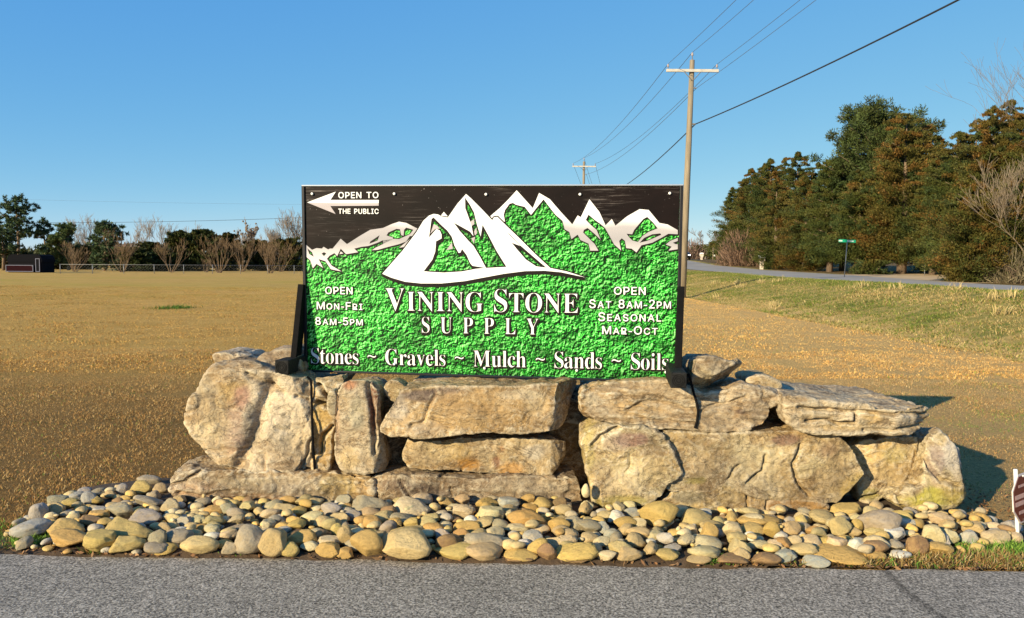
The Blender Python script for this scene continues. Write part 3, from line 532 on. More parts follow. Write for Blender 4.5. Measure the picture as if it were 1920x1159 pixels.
TR = S1([(400, 445, 240, 105, 'ochre'), (560, 465, 190, 120, 'yellow'), (720, 480, 200, 100, 'yellow'), (1130, 500, 220, 105, 'tan'), (1415, 475, 200, 180, 'taupe'), (1540, 485, 170, 165, 'tan'), (1630, 525, 120, 90, 'yellow'), (1700, 445, 170, 100, 'ochre'), (1850, 545, 150, 90, 'ochre'),
        (170, 395, 210, 100, 'grey'), (215, 305, 95, 115, 'grey'), (310, 285, 110, 90, 'tan'), (375, 385, 200, 90, 'yellow'), (730, 400, 300, 120, 'yellow'), (890, 455, 110, 130, 'taupe'), (1005, 440, 160, 100, 'taupe'), (675, 290, 150, 95, 'taupe'), (815, 325, 200, 80, 'grey'), (960, 265, 110, 90, 'cream'), (1100, 425, 80, 60, 'tan'), (1190, 435, 95, 50, 'white'), (1200, 385, 90, 65, 'tan'),
        (500, 225, 100, 80, 'grey'), (325, 235, 120, 60, 'taupe'), (430, 215, 95, 60, 'grey'), (790, 160, 130, 80, 'yellow'), (845, 115, 140, 55, 'taupe'), (690, 175, 65, 75, 'grey'), (285, 330, 70, 55, 'cream'), (555, 320, 120, 60, 'ochre'), (840, 245, 160, 60, 'taupe'), (1330, 395, 150, 50, 'taupe'), (1600, 280, 160, 60, 'tan'), (1860, 285, 130, 80, 'grey'), (1210, 290, 120, 55, 'ochre'), (1105, 270, 75, 50, 'cream'), (960, 330, 90, 50, 'cream'), (920, 520, 140, 60, 'ochre'), (1300, 505, 110, 80, 'taupe'), (1895, 400, 70, 80, 'yellow'), (1830, 360, 130, 70, 'tan'), (1850, 470, 130, 70, 'cream')]) + \
     S2([(145, 435, 195, 165, 'ochre'), (375, 455, 310, 165, 'tan'), (605, 415, 150, 110, 'brown'), (800, 410, 220, 105, 'taupe'), (640, 495, 230, 80, 'yellow'), (800, 500, 220, 90, 'tan'), (1010, 495, 190, 55, 'ochre'), (1155, 500, 110, 110, 'brown'), (1325, 485, 250, 95, 'ochre'), (1320, 540, 180, 45, 'brown'), (1010, 540, 180, 40, 'brown'), (1790, 250, 210, 150, 'ochre'), (840, 260, 150, 110, 'cream'), (1040, 280, 210, 110, 'orange'), (390, 215, 220, 90, 'cream'), (175, 195, 220, 90, 'taupe'), (1225, 320, 130, 100, 'orange'), (1555, 270, 110, 80, 'white'), (1640, 245, 100, 70, 'grey'), (1384, 210, 75, 85, 'cream'), (345, 280, 180, 60, 'taupe'), (705, 330, 150, 85, 'ochre'), (1270, 405, 120, 80, 'cream'), (1395, 385, 120, 70, 'tan'), (360, 360, 190, 80, 'yellow'), (985, 330, 140, 60, 'cream'), (690, 240, 130, 90, 'cream'), (1470, 330, 80, 80, 'grey'), (1335, 320, 90, 90, 'taupe'), (545, 370, 110, 50, 'ochre'), (1520, 365, 90, 60, 'grey'), (1760, 380, 120, 70, 'cream'), (1660, 305, 110, 70, 'cream'), (1030, 420, 90, 60, 'white'), (1490, 485, 120, 60, 'cream'), (1620, 475, 150, 80, 'tan'), (1060, 215, 85, 50, 'orange'), (1250, 240, 100, 50, 'tan'), (20, 370, 90, 130, 'tan'), (20, 490, 100, 60, 'ochre')]) + \
     S3([(470, 592, 165, 70, 'brown'), (280, 400, 130, 95, 'cream'), (885, 380, 130, 120, 'tan'), (1110, 360, 230, 150, 'taupe'), (915, 295, 170, 80, 'yellow'), (1055, 298, 100, 65, 'cream'), (1090, 480, 140, 110, 'cream'), (1185, 425, 125, 85, 'white'), (1320, 490, 115, 120, 'brown'), (1450, 510, 150, 80, 'orange'), (1410, 430, 130, 130, 'cream'), (1265, 370, 100, 60, 'white'), (80, 330, 180, 90, 'tan'), (430, 350, 250, 80, 'ochre'), (870, 535, 310, 60, 'ochre'), (280, 602, 190, 50, 'brown'), (90, 600, 140, 50, 'tan'), (625, 465, 95, 80, 'cream'), (550, 480, 110, 80, 'orange'), (120, 525, 180, 70, 'cream'), (1620, 380, 150, 60, 'cream'), (1760, 440, 150, 80, 'cream'), (750, 590, 150, 50, 'grey'), (1450, 335, 140, 70, 'cream'), (980, 380, 70, 90, 'ochre'), (500, 400, 90, 100, 'ochre'), (150, 410, 100, 110, 'ochre'), (675, 330, 90, 60, 'cream'), (740, 410, 90, 70, 'orange'), (1610, 440, 90, 80, 'grey'), (665, 385, 120, 50, 'cream'), (430, 485, 120, 60, 'cream'), (570, 545, 130, 60, 'grey'), (330, 535, 100, 70, 'tan'), (1225, 540, 120, 40, 'white'), (820, 470, 120, 60, 'ochre'), (1080, 545, 130, 55, 'ochre'), (930, 490, 110, 50, 'cream'), (45, 400, 80, 60, 'cream'), (1500, 440, 110, 90, 'cream')])
def xinside(x, y, m_=0.0): return bool(inside(BED, np.array([[x, y]]))[0])
# base layer of small stones first, then traced stones, then fill
def scatter(nw, amin, amax, tries, cap, seed, sink=.15, frontrow=False):
    g = np.random.default_rng(seed); done = 0
    while done < nw:
        best = None; a = g.uniform(amin, amax) ** 1.0; b_ = a * g.uniform(.6, .95); c = a * g.uniform(.42, .75); th = g.uniform(-.5, .5) + (math.pi if g.random() < .5 else 0) if g.random() < .7 else g.uniform(0, 6.28)
        for _ in range(tries):
            x = g.uniform(-2.85, 2.9); y = g.uniform(3.95, 4.95) if not frontrow else 3.89 - .0228 * x + g.uniform(.05, .22)
            if not xinside(x, y): continue
            if y + b_ * .3 > WALLF[min(len(WALLF) - 1, max(0, int((x - hx0) / hs)))]: continue
            z = rest(x, y, a, b_, c, th, sink)
            if z is None: continue
            top = z + c - bedh([(x, y)])[0]
            if top > cap * (.68 + .32 * float(sstep(-2.5, -1.1, x))): continue
            if best is None or top < best[0]: best = (top, x, y, z)
        done += 1
        if best is None: continue
        _, x, y, z = best
        cn = g.choice(['tan', 'cream', 'ochre', 'grey', 'taupe', 'white', 'yellow', 'orange', 'brown'], p=[.30, .20, .16, .09, .12, .015, .05, .03, .035])
        place(x, y, z, a, b_, c, th, str(cn), .14)
scatter(240, .014, .034, 5, .05, 11)
scatter(150, .04, .075, 6, .085, 12, .1)
TR.sort(key=lambda t: t[1])      # back to front
for px, py, w, h, cn in TR:
    z = .05
    for _ in range(4):
        p = G(px, py, z); bh = bedh([p[:2]])[0]; hm = h / F * p[1]; z = bh + max(hm * .46, .02)
    a = w / F * p[1] / 2 * 1.05; c = h / F * p[1] / 2 * .98; b_ = min(max(a * .72, c * .8), a * .95)
    y = p[1]; wf = WALLF[min(len(WALLF) - 1, max(0, int((p[0] - hx0) / hs)))]
    y = min(y, wf - b_ * .4); fe = 3.89 - .0228 * p[0]; y = max(y, fe + b_ * .6)
    x = p[0] * y / p[1]; th = random.Random(px).uniform(-.2, .2)
    place(x, y, z, a, b_, c, th, cn, .06)
place(*U(1099, 921, 4.50), .024, .022, .040, .1, 'cream', .05)
scatter(70, .035, .075, 14, .09, 15, .1, True)
scatter(320, .03, .06, 14, .085, 13, .12)
scatter(130, .012, .026, 12, .08, 14, .15)
order = sorted(range(len(STONES)), key=lambda i: -STONES[i][3] * STONES[i][5])
big_, rest_ = order[:298], order[298:]
def zone(x, y):
    fx = 'left tip of the bed' if x < -2.15 else 'base of the pale slab' if x < -.95 else 'base of the dark mottled slab' if x < .45 else 'base of the purple stained block' if x < 1.05 else 'base of the longest block' if x < 1.95 else 'right tip of the bed'
    f = y - (3.89 - .0228 * x); row = 'along the asphalt' if f < .27 else 'against the wall' if f > .62 else 'mid bed'
    return fx, row
for i in big_:
    x, y, z, a, b_, c, th, cn, jit = STONES[i]; r = random.Random(i)
    o = bpy.data.objects.new('river_stone', SMESH[r.randrange(16)]); COL.objects.link(o)
    o.location = (x, y, z); o.scale = (a, b_, c); o.rotation_euler = (r.uniform(-.25, .25), r.uniform(-.2, .2), th)
    k = 1 + r.uniform(-.16, .16); o.color = (*[min(1, .92 * v * k * (1 + r.uniform(-.06, .06))) for v in PC[cn]], 1)
    sz = 'large' if a * c > .0048 else 'medium' if a * c > .0016 else 'small'; form = 'flat' if c < a * .45 else 'round' if c > a * .75 else 'oval'
    fx, row = zone(x, y)
    tag(o, f'{sz} {form} {cn} river stone {row}, {fx}', 'river stone', 'river stones in the bed before the wall')
VV, FF, CC, nn_ = [], [], [], 0
bm = bmesh.new(); bmesh.ops.create_icosphere(bm, subdivisions=3, radius=1.0); IV = np.array([v.co for v in bm.verts]); IF = np.array([[v.index for v in f.verts] for f in bm.faces]); bm.free()
for i in rest_:
    x, y, z, a, b_, c, th, cn, jit = STONES[i]; r = random.Random(i)
    v = IV * (1 + .2 * noise(IV * 1.1 + i * 3.1, 5)[:, None]) * [a, b_, c]; ct, st = math.cos(th), math.sin(th)
    v = np.c_[v[:, 0] * ct - v[:, 1] * st, v[:, 0] * st + v[:, 1] * ct, v[:, 2]] + [x, y, z]
    VV.append(v); FF.append(IF + nn_); CC.append(np.tile(np.array(PC[cn]) * (1 + r.uniform(-.15, .15)), (len(v), 1))); nn_ += len(v)
link('small_river_stones', mesh('small_river_stones', np.vstack(VV), np.vstack(FF), M_PEBF, True, np.vstack(CC)), None, 'small river gravel filling the gaps between the larger stones', 'river gravel', kind='stuff')

